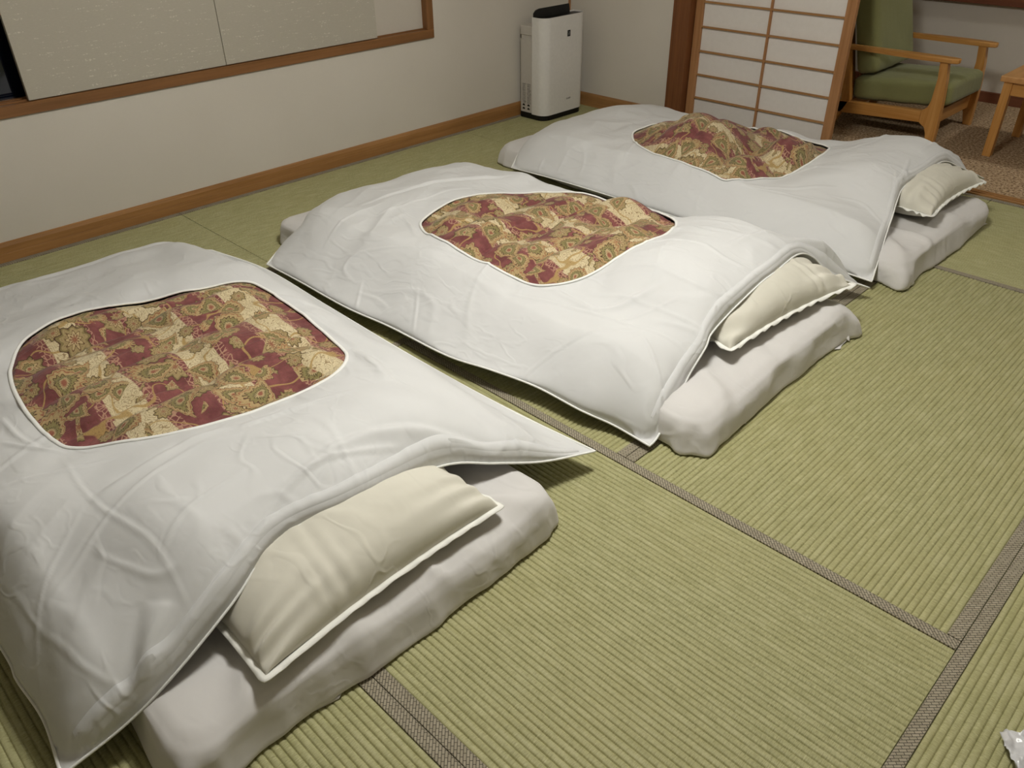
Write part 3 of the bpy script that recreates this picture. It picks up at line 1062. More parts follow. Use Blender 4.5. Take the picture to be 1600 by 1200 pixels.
def duvet(label, near, far, foot, head, hole, pil, mrect, folds, seed, T=0.125, hole_z=0.24, humps=(), roll=(-0.06, 0.26), lumps=(), group='duvets with oval cut-out covers', edge_r=0.17):
    """puffy duvet: borders are 3-D point lists; hole is the closed outline of the cover opening"""
    NU, NV = 350, 260
    near, far, foot, head = (np.array(v, float) for v in (near, far, foot, head))
    # make the corners agree
    foot[0], foot[-1], head[0], head[-1] = near[0], far[0], near[-1], far[-1]
    org = np.array([(near[:, 0].min() + near[:, 0].max()) / 2, (near[:, 1].mean() + far[:, 1].mean()) / 2, 0.0])
    cn, cf = catmull(near, 400), catmull(far, 400)
    cfo, ch = catmull(foot, 400), catmull(head, 400)
    tt = np.linspace(0, 1, 400)

    def ev(c, s):
        return np.stack([np.interp(s, tt, c[:, k]) for k in range(3)], -1)

    def coons(u, v):
        a, b, c, d = ev(cn, u), ev(cf, u), ev(cfo, v), ev(ch, v)
        u_, v_ = u[..., None], v[..., None]
        return ((1 - v_) * a + v_ * b + (1 - u_) * c + u_ * d
                - ((1 - u_) * (1 - v_) * near[0] + u_ * (1 - v_) * near[-1] + (1 - u_) * v_ * far[0] + u_ * v_ * far[-1]))
    LX = float(np.linalg.norm(near[-1] - near[0]))
    LY = float(np.linalg.norm(head[-1] - head[0]))
    mx0, mx1, my0, my1 = mrect

    def sup(x, y):
        dx = np.maximum(np.maximum(mx0 - x, x - mx1), 0)
        dy = np.maximum(np.maximum(my0 - y, y - my1), 0)
        sd = np.hypot(dx, dy)
        mz = (MT + 0.006) * (1 - sstep(roll[0], roll[1], sd))
        return mz + bump(x, y)

    def bump(x, y):
        hp = pil[4] + pil[5] - MT + 0.006
        sx = sstep(pil[0] - pil[2] - 0.30, pil[0] - pil[2] + 0.12, x)
        sy = 1 - sstep(pil[3] - 0.06, pil[3] + 0.20, np.abs(y - pil[1]))
        return hp * sx * sy

    def surf(u, v):
        """top, bottom, plan position and distance to the border"""
        P = coons(u, v)
        x, y, ze = P[..., 0], P[..., 1], P[..., 2]
        e = [u * LX, (1 - u) * LX, v * LY, (1 - v) * LY]
        k = 0.03
        d = -k * np.log(sum(np.exp(-q / k) for q in e))
        d = np.maximum(np.maximum(d, 0), 0)
        d = np.minimum(d, np.minimum(np.minimum(e[0], e[1]), np.minimum(e[2], e[3])))
        d = np.maximum(d, 0)
        q = np.clip(d / edge_r, 0, 1)
        w = np.sqrt(np.clip(1 - (1 - q) ** 2.2, 0, 1))
        s = sup(x, y)
        thick = T * (1 + 0.35 * fbm(x * 2.3 + seed, y * 2.3, 2) + 0.14 * fbm(x * 6.1 + seed, y * 6.1, 2)) * (1 - 3.0 * bump(x, y))
        zin = s + thick * (0.72 + 0.28 * sstep(0.0, 0.35, d))
        zt = ze + (zin - ze) * w
        for (lx_, ly_, lr_, lh_) in lumps:
            zt = zt + lh_ * np.exp(-((x - lx_) ** 2 + (y - ly_) ** 2) / lr_ ** 2) * sstep(0.0, 0.05, d)
        zb = ze + (s + 0.010 - ze) * np.clip(q * 1.6, 0, 1)
        return x, y, zt, zb, d

    def inv(x, y):
        u = (x - near[0][0]) / (near[-1][0] - near[0][0])
        v = (y - near[0][1]) / (far[0][1] - near[0][1])
        for _ in range(14):
            P = coons(np.clip(u, 0, 1), np.clip(v, 0, 1))
            u = np.clip(u + (x - P[..., 0]) / LX, 0, 1)
            v = np.clip(v + (y - P[..., 1]) / LY, 0, 1)
        return u, v
    H = np.array([at(px, py, hole_z)[:2] for px, py in hole])
    HP = catmull(H, 300, True)
    root = thing('duvet', label, 'duvet', tuple(org), group)

    def wrinkle(x, y, d, hd):
        calm = sstep(0.0, 0.05, d)
        z = 0.0042 * (ridged((x * 0.8 + y * 0.6) * 3.0 + seed, (y * 0.8 - x * 0.6) * 9.0)) * sstep(-0.1, 0.35, fbm(x * 2.1 + seed, y * 2.1 + 9, 2))
        z = z + 0.0035 * (ridged((x * 0.5 - y * 0.86) * 3.4 + seed, (y * 0.5 + x * 0.86) * 10.0 + 4)) * sstep(-0.1, 0.35, fbm(x * 2.4 + 31, y * 2.4 + seed, 2))
        wx_ = x + 0.10 * fbm(x * 3 + seed, y * 3, 2)
        wy_ = y + 0.10 * fbm(x * 3 + 40, y * 3 + seed, 2)
        for kk, (c_, s_, f1, f2) in enumerate(((0.8, 0.6, 1.6, 4.6), (0.35, -0.94, 1.8, 5.2), (0.97, 0.2, 2.2, 6.5))):
            nn = vnoise((wx_ * c_ + wy_ * s_) * f1 + seed + kk * 7, (wy_ * c_ - wx_ * s_) * f2 + kk * 3)
            mk = sstep(0.0, 0.3, fbm(x * 1.9 + seed * 2 + kk * 11, y * 1.9 + kk * 5, 2))
            z = z + 0.0040 * np.exp(-(nn / 0.035) ** 2) * mk
        # gathers where the cloth runs into the seam
        z = z + 0.006 * np.exp(-d / 0.07) * fbm(x * 17 + seed, y * 17, 2)
        # cloth pulled towards the opening
        ang = np.arctan2(y - H[:, 1].mean(), x - H[:, 0].mean())
        z = z + 0.005 * np.exp(-np.abs(hd) / 0.10) * sstep(0.0, 0.03, hd) * np.sin(ang * 21 + 7 * fbm(np.cos(ang) * 3 + seed, np.sin(ang) * 3, 2)) * sstep(-0.05, 0.3, fbm(np.cos(ang) * 2.5 + seed, np.sin(ang) * 2.5 + 3, 2))
        return calm * z + strokes(x, y, folds) * sstep(0.0, 0.02, d)

    U, Vv = np.meshgrid(np.linspace(0, 1, NU), np.linspace(0, 1, NV), indexing='ij')
    x, y, zt, zb, d = surf(U, Vv)
    hd, hnx, hny = poly_sd(x, y, HP)
    zt = zt + wrinkle(x, y, d, hd)
    zt = zt + 0.001 * np.exp(-np.maximum(hd, 0) / 0.03)
    inside = hd < 0
    F = grid_faces(NU, NV)
    fi = inside.ravel()[F]
    keep = ~fi.all(1)
    strad = np.unique(F[keep & fi.any(1)])
    strad = strad[inside.ravel()[strad]]
    xf, yf = x.ravel().copy(), y.ravel().copy()
    xf[strad] = hnx.ravel()[strad]
    yf[strad] = hny.ravel()[strad]
    top = np.stack([xf, yf, zt.ravel()], -1) - org
    bot = np.stack([x.ravel(), y.ravel(), np.minimum(zb, zt - 0.002).ravel()], -1) - org
    bot[:, 2] = np.maximum(bot[:, 2], 0.004)
    me = fast_mesh('cover', np.vstack([top, bot]), np.vstack([F[keep], F[:, ::-1] + len(top)]))
    bm = bmesh.new()
    bm.from_mesh(me)
    edge_v = [v for v in bm.verts if len(v.link_edges) and v.is_boundary]
    bmesh.ops.remove_doubles(bm, verts=edge_v, dist=0.0045)
    bmesh.ops.delete(bm, geom=[v for v in bm.verts if not v.link_faces], context='VERTS')
    bm.to_mesh(me)
    bm.free()
    cover = link('cover', me, M['cover'], root, True)
    # tape round the opening
    ctr = HP.mean(0)
    hu, hv = inv(HP[:, 0], HP[:, 1])
    _, _, hz, _, dd = surf(hu, hv)
    hz = hz + wrinkle(HP[:, 0], HP[:, 1], dd, np.zeros(len(HP))) + 0.0030
    tan = np.roll(HP, -1, 0) - np.roll(HP, 1, 0)
    tan /= np.linalg.norm(tan, axis=1)[:, None]
    if np.sum((HP - ctr) * np.stack([tan[:, 1], -tan[:, 0]], 1)) > 0:
        outn = np.stack([tan[:, 1], -tan[:, 0]], 1)
    else:
        outn = np.stack([-tan[:, 1], tan[:, 0]], 1)
    ring = np.stack([HP[:, 0] + outn[:, 0] * 0.003, HP[:, 1] + outn[:, 1] * 0.003, hz], -1) - org
    hem = link('opening_hem', tube_mesh('opening_hem', ring, 0.0055, 0.0032, (0, 0, 1), True), M['hem'], cover, True)
    hem['label'] = 'bright white hem tape around the opening'
    # seam piping round the whole cover
    bord = np.vstack([cn[:-1], ch[:-1], cf[::-1][:-1], cfo[::-1][:-1]])[::3]
    bord = bord - org
    link('seam_piping', tube_mesh('seam_piping', bord, 0.0035, 0.0030, (0, 0, 1), True, 6), M['hem'], cover, True)
    # stitched hem band along the head end
    vb = np.linspace(0.03, 0.97, 260)
    rows = []
    for off, lift in ((0.010, -0.001), (0.0115, 0.0026), (0.027, 0.0026), (0.0285, -0.001)):
        ub = np.full_like(vb, 1 - off / LX)
        bx, by, bz, _, bd = surf(ub, vb)
        bh, _, _ = poly_sd(bx, by, HP)
        rows.append(np.stack([bx, by, bz + wrinkle(bx, by, bd, bh) + lift], -1) - org)
    link('stitched_hem', fast_mesh('stitched_hem', np.stack(rows, 0).reshape(-1, 3), grid_faces(4, len(vb))), M['cover'], cover, True)
    # quilt showing in the opening
    nq = 190
    bx0, by0 = HP.min(0) - 0.07
    bx1, by1 = HP.max(0) + 0.07
    qx, qy = np.meshgrid(np.linspace(bx0, bx1, nq), np.linspace(by0, by1, nq), indexing='ij')
    qd, _, _ = poly_sd(qx, qy, HP)
    qu, qv = inv(qx, qy)
    _, _, qz, qb, _ = surf(qu, qv)
    din = np.maximum(-qd, 0)
    wob = 0.05 * fbm(qy * 4 + seed, qx * 1.5, 2)
    ch_ = np.abs(np.sin(np.pi * (qx + wob + 0.02 * seed) / 0.215))
    puff = (0.036 * ch_ ** 0.55 - 0.018) * sstep(0.0, 0.10, din)
    tuft = 0.022 * fbm(qx * 6 + seed, qy * 6, 2) * sstep(0.0, 0.06, din)
    crease = -0.010 * np.clip(ridged((qx + wob) * 9 + seed, qy * 2.2 + seed) - 0.55, 0, 1) * sstep(0, 0.04, din)
    pl = qz - 0.001 + 0.010 * (fbm(qx * 5 + seed, qy * 5, 1) - 0.05) - 0.008 * sstep(0.0, 0.03, qd) + 0.020 * sstep(0.0, 0.13, din) + puff + tuft + crease * 2.2
    for (hx_, hy_, hr, ha) in humps:
        cxh, cyh, _ = at(hx_, hy_, 0.3)
        pl = pl + ha * np.exp(-(((qx - cxh) / hr) ** 2 + ((qy - cyh) / hr) ** 2) ** 1.5) * sstep(0.0, 0.04, din)
    pl = np.where(qd > 0, qz - 0.012 - 0.25 * qd, pl)
    F = grid_faces(nq, nq)
    keep = (qd.ravel()[F] < 0.05).all(1)
    F = F[keep]
    used = np.unique(F)
    remap = np.full(nq * nq, -1)
    remap[used] = np.arange(len(used))
    V = (np.stack([qx, qy, pl], -1).reshape(-1, 3) - org)[used]
    q = link('quilt', fast_mesh('quilt', V, remap[F]), M['quilt'], root, True)
    q['label'] = 'maroon and cream paisley quilt showing in the opening'
    return root


# --- mattresses (floor outlines measured from the photo)
m1, s1 = mattress('white sheeted futon mattress nearest the viewer, beneath the frontmost duvet', 0.60, 2.775, 0.13, 1.165, 2.0, lean=0.05,
                  pleats=((0.95, -0.28, 0.024, 0.020, 0.7, -0.6), (0.98, 0.1, 0.015, 0.012, 0.9, 0.2), (1.0, -0.12, 0.04, 0.014, 0.95, 0.25), (0.98, 0.36, 0.03, 0.016, 0.7, 0.7)))
m2, s2 = mattress('white sheeted futon mattress in the middle, with loose sheet corner at its far head', 0.64, 2.86, 1.59, 2.60, 5.0, lean=0.04,
                  pleats=((1.02, -0.30, 0.030, 0.020, 0.8, -0.5), (0.92, -0.40, 0.022, 0.016, 0.3, -0.9), (1.02, -0.05, 0.05, 0.012, 0.95, 0.2), (1.0, 0.35, 0.03, 0.014, 0.8, 0.5)), push=((1, -1, 0.022), (1, 1, 0.04)))
m3, s3 = mattress('white sheeted futon mattress farthest back, next to the shoji screen', 0.59, 2.85, 3.01, 3.97, 8.0, lean=0.04,
                  pleats=((1.0, -0.35, 0.028, 0.024, 0.6, -0.7), (0.92, -0.42, 0.020, 0.020, 0.2, -0.95), (1.04, -0.2, 0.022, 0.018, 0.95, -0.2), (1.02, 0.1, 0.04, 0.012, 0.9, 0.3)), push=((1, -1, 0.035),))
# loose sheet corners
o2 = (1.75, 2.095, 0)
flap(m2, o2, [at(1083, 640, 0.085), at(1060, 655, 0.03), at(1111, 691, 0.002), at(1112, 668, 0.02)], M['sheet'], bulge=0.012)
flap(m2, o2, [at(1112, 640, 0.07), at(1090, 655, 0.05), at(1113, 688, 0.002), at(1155, 660, 0.004)], M['sheet'], bulge=-0.01)
flap(m2, o2, [at(1322, 488, 0.07), at(1331, 496, 0.055), at(1326, 534, 0.004), at(1308, 520, 0.03)], M['sheet'], bulge=-0.012)
flap(m2, o2, [at(1308, 520, 0.03), at(1325, 528, 0.006), at(1312, 546, 0.002), at(1290, 547, 0.002)], M['sheet'], bulge=0.008)
flap(m2, o2, [at(1150, 652, 0.02), at(1165, 648, 0.012), at(1165, 661, 0.002), at(1138, 662, 0.002)], M['sheet'], bulge=0.004)
o3 = (1.72, 3.49, 0)
flap(m3, o3, [at(1530, 346, 0.02), at(1522, 350, 0.02), at(1530, 356, 0.002), at(1542, 350, 0.002)], M['sheet'], bulge=0.003)
o1 = (1.6875, 0.6475, 0)
flap(m1, o1, [at(540, 1065, 0.01), at(485, 1100, 0.01), at(478, 1118, 0.002), at(530, 1092, 0.002)], M['sheet'], bulge=0.004)

# --- pillows
pillow('cream pillow poking out from under the frontmost duvet', 'p1', 2.505, 0.650, 0.215, 0.315, 0.140, 0.120, math.radians(2), 1.0, 0.10, 0.002)
pillow('cream pillow poking out from under the middle duvet', 'p2', 2.545, 2.300, 0.215, 0.335, 0.150, 0.105, math.radians(-6), 4.0, 0.14)
pillow('cream pillow poking out from under the farthest duvet, nearest the armchair', 'p3', 2.560, 3.680, 0.200, 0.285, 0.165, 0.100, math.radians(-1), 7.0, 0.18)

# --- duvets
duvet('white duvet nearest the viewer, paisley quilt in its oval opening',
      near=[(0.66, 0.02, 0.04), (1.1, 0.02, 0.06), (1.6, 0.0, 0.06), at(0, 1009, .06), at(26, 1061, .06), at(69, 1126, .05), at(96, 1212, .03)],
      far=[(0.76, 1.27, 0.10), (1.04, 1.345, 0.08), (1.45, 1.345, 0.07), (1.87, 1.335, 0.07), (2.20, 1.335, 0.07), (2.45, 1.345, 0.07), at(930, 705, .06)],
      foot=[(0.66, 0.02, 0.04), (0.60, 0.25, 0.10), at(0, 458, .10), at(60, 443, .10), at(240, 391, .10), (0.76, 1.27, 0.10)],
      head=[at(96, 1212, .03), at(203, 1126, .08), at(280, 1045, .14), at(361, 945, .20), at(438, 840, .25), at(550, 787, .25), at(690, 728, .20), at(775, 724, .15), at(851, 721, .09), at(930, 705, .06)],
      hole=[(22, 590), (48, 540), (120, 500), (250, 470), (375, 446), (418, 458), (470, 490), (520, 530), (541, 560), (520, 592), (440, 632), (350, 668), (260, 690), (130, 697), (85, 686), (40, 640)],
      pil=PB['p1'], mrect=(0.66, 2.70, 0.18, 1.10), seed=3.0, roll=(0.03, 0.24),
      lumps=((0.78, 0.05, 0.28, -0.05), (0.78, 0.40, 0.28, -0.05), (0.78, 0.75, 0.28, -0.05), (0.78, 1.10, 0.28, -0.045)),
      folds=[([(95, 712), (140, 785), (175, 820), (240, 870), (262, 893), (300, 955)], 0.008, 0.004, 1),
             ([(262, 893), (310, 840), (400, 780)], 0.010, 0.006, -1),
             ([(140, 800), (60, 900), (25, 985), (27, 1030)], 0.008, 0.0035, 1),
             ([(0, 762), (100, 742), (190, 722)], 0.009, 0.006, 1),
             ([(150, 800), (280, 730), (360, 690)], 0.020, 0.008, 1),
             ([(170, 1150), (235, 1020), (300, 955), (390, 880)], 0.012, 0.010, 1),
             ([(130, 1160), (200, 1030), (260, 940)], 0.022, 0.012, 1),
             ([(240, 940), (215, 985), (175, 1060)], 0.022, 0.010, -1),
             ([(85, 1060), (75, 1110), (95, 1170)], 0.014, 0.010, 1),
             ([(0, 650), (25, 680), (60, 700)], 0.012, 0.010, 1),
             ([(0, 690), (50, 700), (100, 705)], 0.010, 0.008, 1),
             ([(440, 810), (560, 730), (700, 690), (800, 680)], 0.020, 0.008, 1),
             ([(400, 860), (500, 770), (640, 720)], 0.012, 0.008, -1),
             ([(380, 690), (470, 660), (560, 640)], 0.018, 0.007, 1),
             ([(545, 545), (580, 570), (610, 610)], 0.022, 0.010, 1),
             ([(440, 470), (500, 500), (560, 540)], 0.016, 0.006, -1),
             ([(860, 690), (830, 672), (800, 650)], 0.014, 0.010, 1),
             ([(880, 700), (850, 695), (810, 690)], 0.010, 0.008, 1),
             ([(160, 470), (170, 485), (165, 492)], 0.006, 0.003, 0)])
duvet('white duvet in the middle, paisley quilt in its oval opening, loose corner over its pillow',
      near=[at(417, 413, .05), at(470, 441, .05), at(540, 480, .05), at(610, 511, .05), at(697, 555, .06), at(767, 578, .07), at(837, 604, .06), at(907, 641, .05), at(960, 665, .03), at(1015, 697, .02)],
      far=[(0.84, 2.60, 0.12), (1.1, 2.70, 0.10), (1.5, 2.74, 0.10), (2.0, 2.78, 0.10), (2.4, 2.80, 0.09), at(1359, 450, .05)],
      foot=[at(417, 413, .05), at(440, 385, .07), at(469, 356, .125), at(490, 332, .135), at(560, 300, .14), (0.84, 2.60, 0.12)],
      head=[at(1015, 697, .02), at(1029, 680, .03), at(1061, 620, .08), at(1076, 587, .12), at(1102, 544, .18), at(1111, 522, .20), at(1137, 492, .22), at(1161, 468, .24), at(1191, 440, .25), at(1210, 426, .25), at(1246, 398, .24), at(1270, 402, .20), at(1300, 430, .12), at(1359, 450, .05)],
      hole=[(659, 350), (668, 333), (720, 314), (800, 300), (870, 298), (950, 306), (1000, 320), (1040, 342), (1054, 358), (1046, 378), (1010, 402), (950, 422), (900, 433), (850, 436), (800, 424), (740, 400), (690, 378)],
      pil=PB['p2'], mrect=(0.70, 2.79, 1.66, 2.49), seed=7.0, lumps=((2.62, 2.72, 0.12, 0.09),),
      folds=[([(503, 417), (540, 447), (585, 475), (622, 512)], 0.008, 0.007, 1),
             ([(520, 430), (570, 460), (590, 480)], 0.007, 0.006, -1),
             ([(550, 398), (580, 408), (602, 422)], 0.007, 0.005, 1),
             ([(560, 390), (540, 420), (520, 440)], 0.012, 0.006, 1),
             ([(665, 520), (720, 530), (762, 532), (800, 550)], 0.012, 0.016, 1),
             ([(740, 516), (760, 520), (768, 524)], 0.006, 0.005, 1),
             ([(650, 415), (645, 435), (638, 452)], 0.010, 0.006, 1),
             ([(800, 442), (880, 462), (960, 490), (1060, 518), (1085, 530)], 0.007, 0.006, 1),
             ([(860, 440), (900, 458), (935, 475), (1000, 468), (1040, 462)], 0.016, 0.009, 1),
             ([(950, 492), (1010, 484), (1060, 480)], 0.009, 0.006, 1),
             ([(790, 540), (830, 512), (900, 506), (1000, 505)], 0.010, 0.006, -1),
             ([(1000, 510), (1030, 545), (1050, 585)], 0.010, 0.007, 1),
             ([(890, 600), (900, 620), (905, 632)], 0.008, 0.007, 1),
             ([(915, 605), (925, 625), (930, 635)], 0.007, 0.006, 1),
             ([(940, 650), (960, 635), (985, 628)], 0.016, 0.010, -1),
             ([(620, 330), (640, 345), (650, 365)], 0.014, 0.010, 1),
             ([(500, 352), (540, 330), (600, 312)], 0.012, 0.005, 1),
             ([(560, 312), (640, 292), (720, 280), (800, 275)], 0.016, 0.008, -1),
             ([(580, 330), (680, 305), (760, 292)], 0.012, 0.006, 1),
             ([(450, 395), (470, 415), (480, 430)], 0.012, 0.008, 1),
             ([(470, 385), (490, 410), (505, 440)], 0.012, 0.008, -1),
             ([(1120, 480), (1115, 500), (1108, 530)], 0.010, 0.010, 1),
             ([(1060, 370), (1080, 385), (1110, 400)], 0.020, 0.010, 1),
             ([(1130, 420), (1170, 400), (1220, 380)], 0.018, 0.006, 1)])
duvet('white duvet farthest back beside the shoji screen, paisley quilt bulging from its opening',
      near=[at(799, 262, .06), (1.2, 2.90, 0.07), (1.7, 2.90, 0.07), (2.2, 2.90, 0.06), (2.5, 2.92, 0.05), at(1362, 440, .04)],
      far=[(0.82, 4.02, 0.14), (1.15, 4.12, 0.10), (1.6, 4.15, 0.09), (2.1, 4.16, 0.10), (2.45, 4.18, 0.12), at(1537, 279, .10)],
      foot=[at(799, 262, .06), at(816, 232, .115), at(846, 212, .13), at(897, 193, .135), (0.82, 4.02, 0.14)],
      head=[at(1362, 440, .04), at(1385, 365, .14), at(1394, 339, .18), at(1400, 318, .20), at(1409, 296, .23), at(1426, 281, .25), at(1448, 267, .26), at(1469, 254, .26), at(1482, 253, .235), at(1497, 260, .20), at(1522, 271, .14), at(1537, 279, .10)],
      hole=[(989, 213), (1000, 204), (1060, 190), (1120, 183), (1180, 195), (1230, 206), (1270, 218), (1294, 228), (1285, 243), (1240, 263), (1190, 273), (1140, 277), (1090, 262), (1030, 243), (1000, 228)],
      pil=PB['p3'], mrect=(0.66, 2.78, 3.08, 3.90), seed=12.0, lumps=((2.58, 4.10, 0.12, 0.07),),
      humps=((1102, 206, 0.19, 0.080), (1250, 228, 0.12, 0.075), (1180, 225, 0.07, -0.035)),
      folds=[([(838, 250), (850, 270), (872, 288)], 0.014, 0.010, 1),
             ([(860, 240), (880, 265), (900, 290)], 0.016, 0.009, -1),
             ([(890, 235), (900, 255), (910, 280)], 0.016, 0.007, 1),
             ([(970, 265), (985, 280), (990, 300)], 0.018, 0.008, 1),
             ([(985, 250), (1000, 262), (1010, 280)], 0.014, 0.007, -1),
             ([(1394, 328), (1350, 305), (1300, 298)], 0.008, 0.006, 1),
             ([(1415, 270), (1408, 290), (1398, 310)], 0.012, 0.010, 1),
             ([(1395, 285), (1398, 300), (1400, 318)], 0.010, 0.008, -1),
             ([(1430, 262), (1440, 255), (1465, 240)], 0.014, 0.008, 1),
             ([(1300, 250), (1350, 240), (1400, 225)], 0.018, 0.006, 1),
             ([(820, 235), (835, 222), (850, 214)], 0.012, 0.010, -1),
             ([(1000, 190), (1020, 184), (1050, 182)], 0.012, 0.005, 1)])

# ------------------------------------------------------------------ air purifier
ap = thing('air_purifier', 'white upright air purifier with open black top flap in the room corner', 'air purifier', (0.03, 3.785, 0.0))
# local x: depth away from wall, y: width along wall
AW = 0.385
prism('base', rrect(0.006, 0.216, 0.006, AW - 0.006, 0.055, 8, radii=(0.055, 0.012, 0.012, 0.055)), 'z', 0.0, 0.034, M['black'], ap)
bm = bmesh.new()
out = rrect(0.112, 0.222, 0.0, AW, 0.0, 10, radii=(0.06, 0.006, 0.006, 0.06))
lo_ = [bm.verts.new((x, y, 0.032)) for x, y in out]
hi_ = [bm.verts.new((x, y, 0.600)) for x, y in out]
inn = rrect(0.116, 0.218, 0.004, AW - 0.004, 0.0, 10, radii=(0.056, 0.004, 0.004, 0.056))
hi2 = [bm.verts.new((x, y, 0.600)) for x, y in inn]
lo2 = [bm.verts.new((x, y, 0.585)) for x, y in inn]
n = len(out)
for i in range(n):
    j = (i + 1) % n
    bm.faces.new((lo_[i], lo_[j], hi_[j], hi_[i]))
    bm.faces.new((hi_[i], hi_[j], hi2[j], hi2[i]))
    bm.faces.new((hi2[i], hi2[j], lo2[j], lo2[i]))
bm.faces.new(lo_[::-1])
bm.faces.new(lo2)
body = bm_obj('front_shell', bm, M['plastic'], ap)
for p_ in body.data.polygons:
    p_.use_smooth = abs(p_.normal.z) < 0.5
body.data.set_sharp_from_angle(angle=math.radians(40))
prism('air_outlet', rrect(0.117, 0.217, 0.005, AW - 0.005, 0.0, 8, radii=(0.055, 0.003, 0.003, 0.055)), 'z', 0.586, 0.592, M['black'], ap)
fl = prism('louver_flap', [(0.006, 0.0), (AW - 0.055, 0.0), (AW - 0.055, 0.052), (0.060, 0.052), (0.030, 0.046), (0.010, 0.030)], 'x', -0.004, 0.004, M['black'], ap)
fl.location = (0.124, 0.0, 0.590)
fl.rotation_euler = (0, math.radians(-8), 0)
rear_u = prism('rear_unit', rrect(0.0, 0.113, 0.012, AW - 0.012, 0.014, 4), 'z', 0.032, 0.468, M['plastic_rear'], ap)
prism('rear_handle_recess', rrect(0.005, 0.113, 0.018, AW - 0.018, 0.010, 4), 'z', 0.468, 0.492, M['plastic_rear'], ap)
prism('rear_cap', rrect(0.0, 0.113, 0.012, AW - 0.012, 0.014, 4), 'z', 0.492, 0.545, M['plastic_rear'], ap, 0.003, 1)
badge = box('logo_badge', 0.2220, 0.2232, 0.205, 0.231, 0.478, 0.514, M['black'], ap)
prism('emblem', [(0.2145, 0.487), (0.2190, 0.485), (0.2205, 0.494), (0.2230, 0.501), (0.2205, 0.508), (0.2160, 0.506), (0.2185, 0.500), (0.2155, 0.496)], 'x', 0.2232, 0.2238, M['silverprint'], badge)
text_obj('brand_lettering', 'SHARP', 0.0145, M['greyprint'], body, (0.2224, 0.228, 0.108), (math.radians(90), 0, math.radians(90)))
# printed instruction label on the side that faces the viewer
r2 = random.Random(3)
for col, xx in ((0, 0.024), (1, 0.066)):
    bm = bmesh.new()
    zz = 0.205
    while zz > 0.085:
        x_ = xx
        while x_ < xx + 0.026:
            w_ = r2.uniform(0.003, 0.007)
            h_ = r2.uniform(0.002, 0.004)
            box_bm(bm, x_, x_ + w_, 0.0112, 0.0119, zz, zz + h_)
            x_ += w_ + r2.uniform(0.0015, 0.004)
        zz -= 0.0068
    bm_obj('side_label_print', bm, M['greyprint'], rear_u)
    for zz in (0.072, 0.050):
        prism('side_label_symbol', [(xx, zz), (xx + 0.022, zz), (xx + 0.020, zz + 0.007), (xx + 0.011, zz + 0.013), (xx + 0.003, zz + 0.009)], 'y', 0.0110, 0.0119, M['darkprint'], rear_u)

# ------------------------------------------------------------------ armchair
ch = thing('armchair', 'low wooden armchair with green cushions in the carpeted alcove', 'armchair', (1.90, 5.22, 0.0))
OX, OY = 1.90, 5.22


def chair_side(yc):
    y0, y1 = yc - 0.021, yc + 0.021
    leg = [(2.172, 0.0), (2.214, 0.0), (2.212, 0.10), (2.207, 0.24), (2.196, 0.36), (2.182, 0.447), (2.138, 0.447), (2.150, 0.36), (2.150, 0.24), (2.140, 0.205), (2.118, 0.190), (2.108, 0.182),
           (2.108, 0.118), (2.122, 0.115), (2.148, 0.100), (2.162, 0.070)]
    prism('front_leg', [(x - OX, z) for x, z in leg], 'y', y0 - OY, y1 - OY, M['chair_wood_z'], ch, 0.004, 2)
    rail = [(1.620, 0.092), (2.108, 0.118), (2.108, 0.182), (1.620, 0.160)]
    prism('side_rail', [(x - OX, z) for x, z in rail], 'y', y0 - OY, y1 - OY, M['chair_wood_x'], ch, 0.004, 2)
    rl = [(1.560, 0.0), (1.602, 0.0), (1.690, 0.17), (1.625, 0.455), (1.590, 0.455), (1.640, 0.17)]
    prism('rear_leg', [(x - OX, z) for x, z in rl], 'y', y0 - OY, y1 - OY, M['chair_wood_z'], ch, 0.004, 2)
    # arm: narrow at the back, paddle shaped in front
    sgn = 1 if yc > OY else -1
    arm = [(1.55, -0.020), (1.80, -0.020), (1.90, -0.030), (2.02, -0.036), (2.20, -0.033), (2.232, -0.020), (2.236, 0.0), (2.232, 0.020), (2.20, 0.030), (2.02, 0.026), (1.80, 0.022), (1.55, 0.020)]
    prism('armrest', [(x - OX, yc - OY + sgn * -yy_) for x, yy_ in arm], 'z', 0.446, 0.472, M['chair_wood_x'], ch, 0.006, 2)


chair_side(4.93)
chair_side(5.51)
box('front_rail', 2.140 - OX, 2.175 - OX, 4.951 - OY, 5.489 - OY, 0.10, 0.175, M['chair_wood_y'], ch, 0.004, 2)
box('rear_rail', 1.640 - OX, 1.672 - OX, 4.951 - OY, 5.489 - OY, 0.10, 0.16, M['chair_wood_y'], ch, 0.004, 2)
for k in range(4):
    yk = 5.04 + k * 0.12
    prism('back_slat', [(1.640 - OX, 0.17), (1.655 - OX, 0.17), (1.515 - OX, 0.78), (1.500 - OX, 0.78)], 'y', yk - OY - 0.02, yk - OY + 0.02, M['chair_wood_z'], ch, 0.002, 1)
box('back_rail', 1.495 - OX, 1.522 - OX, 4.951 - OY, 5.489 - OY, 0.755, 0.80, M['chair_wood_y'], ch, 0.004, 2)


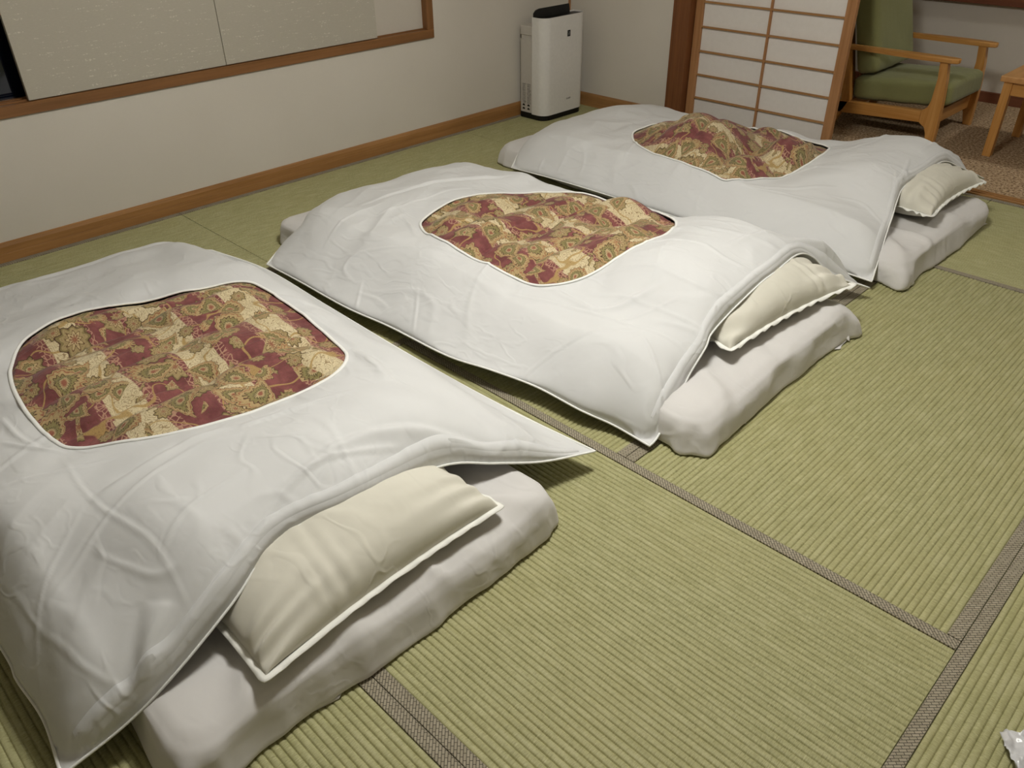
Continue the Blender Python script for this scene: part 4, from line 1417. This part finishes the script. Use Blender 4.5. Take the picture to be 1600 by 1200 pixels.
def cushion(name, dims, r, loc, rot, parent, mat, crown=0.012, seed=0.0):
    hx, hy, hz = (d / 2 for d in dims)
    bm = bmesh.new()
    box_bm(bm, -hx, hx, -hy, hy, -hz, hz)
    bmesh.ops.subdivide_edges(bm, edges=bm.edges[:], cuts=15, use_grid_fill=True)
    for v in bm.verts:
        p = v.co
        c = Vector((max(-hx + r, min(hx - r, p.x)), max(-hy + r, min(hy - r, p.y)), max(-hz + r, min(hz - r, p.z))))
        dlt = p - c
        if dlt.length > 1e-6:
            p = c + dlt.normalized() * min(r, dlt.length)
        q = (1 - (p.x / hx) ** 2) * (1 - (p.y / hy) ** 2)
        p.z += math.copysign(crown * max(q, 0), p.z) if abs(p.z) > hz * 0.5 else 0
        wv = float(fbm(np.array([p.x * 9 + seed]), np.array([p.y * 9 + p.z * 7]), 2)[0])
        p.z += 0.010 * wv
        p.y += 0.006 * wv
        v.co = p
    o = bm_obj(name, bm, mat, parent, True)
    o.location = loc
    o.rotation_euler = rot
    # welt seam around the mid line
    rr = rrect(-hx, hx, -hy, hy, r * 0.9, 5)
    return o


cushion('seat_cushion', (0.56, 0.525, 0.130), 0.035, (1.945 - OX, 0.0, 0.250), (0, math.radians(-4), 0), ch, M['green'], 0.014, 2.0)
cushion('back_cushion', (0.135, 0.525, 0.50), 0.035, (1.672 - OX, 0.0, 0.560), (0, math.radians(-15), 0), ch, M['green'], 0.0, 5.0)

# ------------------------------------------------------------------ low table in the alcove
tb = thing('side_table', 'low light wood table with square legs in front of the armchair', 'table', (2.76, 5.20, 0.0))
TX, TY = 2.76, 5.20
box('table_top', 2.455 - TX, 3.065 - TX, 4.92 - TY, 5.48 - TY, 0.392, 0.420, M['table_wood'], tb, 0.003, 2)
for lx in (2.474, 3.004):
    for ly in (4.935, 5.423):
        prism('leg', [(lx - TX, ly - TY), (lx + 0.042 - TX, ly - TY), (lx + 0.042 - TX, ly + 0.042 - TY), (lx - TX, ly + 0.042 - TY)], 'z', 0.0, 0.392, M['chair_wood_z'], tb, 0.002, 1)
for ly in (4.942, 5.428):
    box('apron', 2.516 - TX, 3.004 - TX, ly - TY, ly + 0.022 - TY, 0.325, 0.392, M['chair_wood_x'], tb, 0.002, 1)
for lx in (2.482, 3.012):
    box('apron', lx - TX, lx + 0.022 - TX, 4.977 - TY, 5.423 - TY, 0.325, 0.392, M['chair_wood_y'], tb, 0.002, 1)

# ------------------------------------------------------------------ black power cord behind the shoji edge
bmc = catmull(np.array([(1.70, 4.66, 0.20), (1.705, 4.64, 0.12), (1.72, 4.60, 0.03), (1.76, 4.54, 0.008), (1.86, 4.48, 0.006), (2.0, 4.46, 0.006)]), 40)
cd = link('power_cord', tube_mesh('power_cord', bmc - np.array([1.70, 4.66, 0.0]), 0.005, 0.005, (0, 1, 0.2), False, 8), M['black'], None, True)
cd.location = (1.70, 4.66, 0.0)
tag(cd, 'thin black cord on the carpet beside the shoji edge', 'cord')

# ------------------------------------------------------------------ crumpled wrapper at the lower right
wx, wy, _ = at(1634, 1204, 0.01)
nw = 26
a, b = np.meshgrid(np.linspace(-1, 1, nw), np.linspace(-1, 1, nw), indexing='ij')
ang = 0.6
lx = a * 0.055 + 0.010 * fbm(a * 3, b * 3 + 7, 2)
ly = b * 0.070 + 0.010 * fbm(a * 3 + 5, b * 3, 2)
lz = 0.014 + 0.040 * np.abs(fbm(a * 2.6 + 2, b * 2.6 + 1, 3)) * (1 - 0.3 * a * a)
wr = link('plastic_wrapper', fast_mesh('plastic_wrapper', np.stack([lx, ly, lz], -1).reshape(-1, 3), grid_faces(nw, nw)), M['film'])
md = wr.modifiers.new('film_thickness', 'SOLIDIFY')
md.thickness = 0.0015
wr.location = (wx, wy, 0.0)
wr.rotation_euler = (0, 0, math.radians(38))
tag(wr, 'crumpled clear white plastic wrapper on the mat at lower right', 'wrapper')
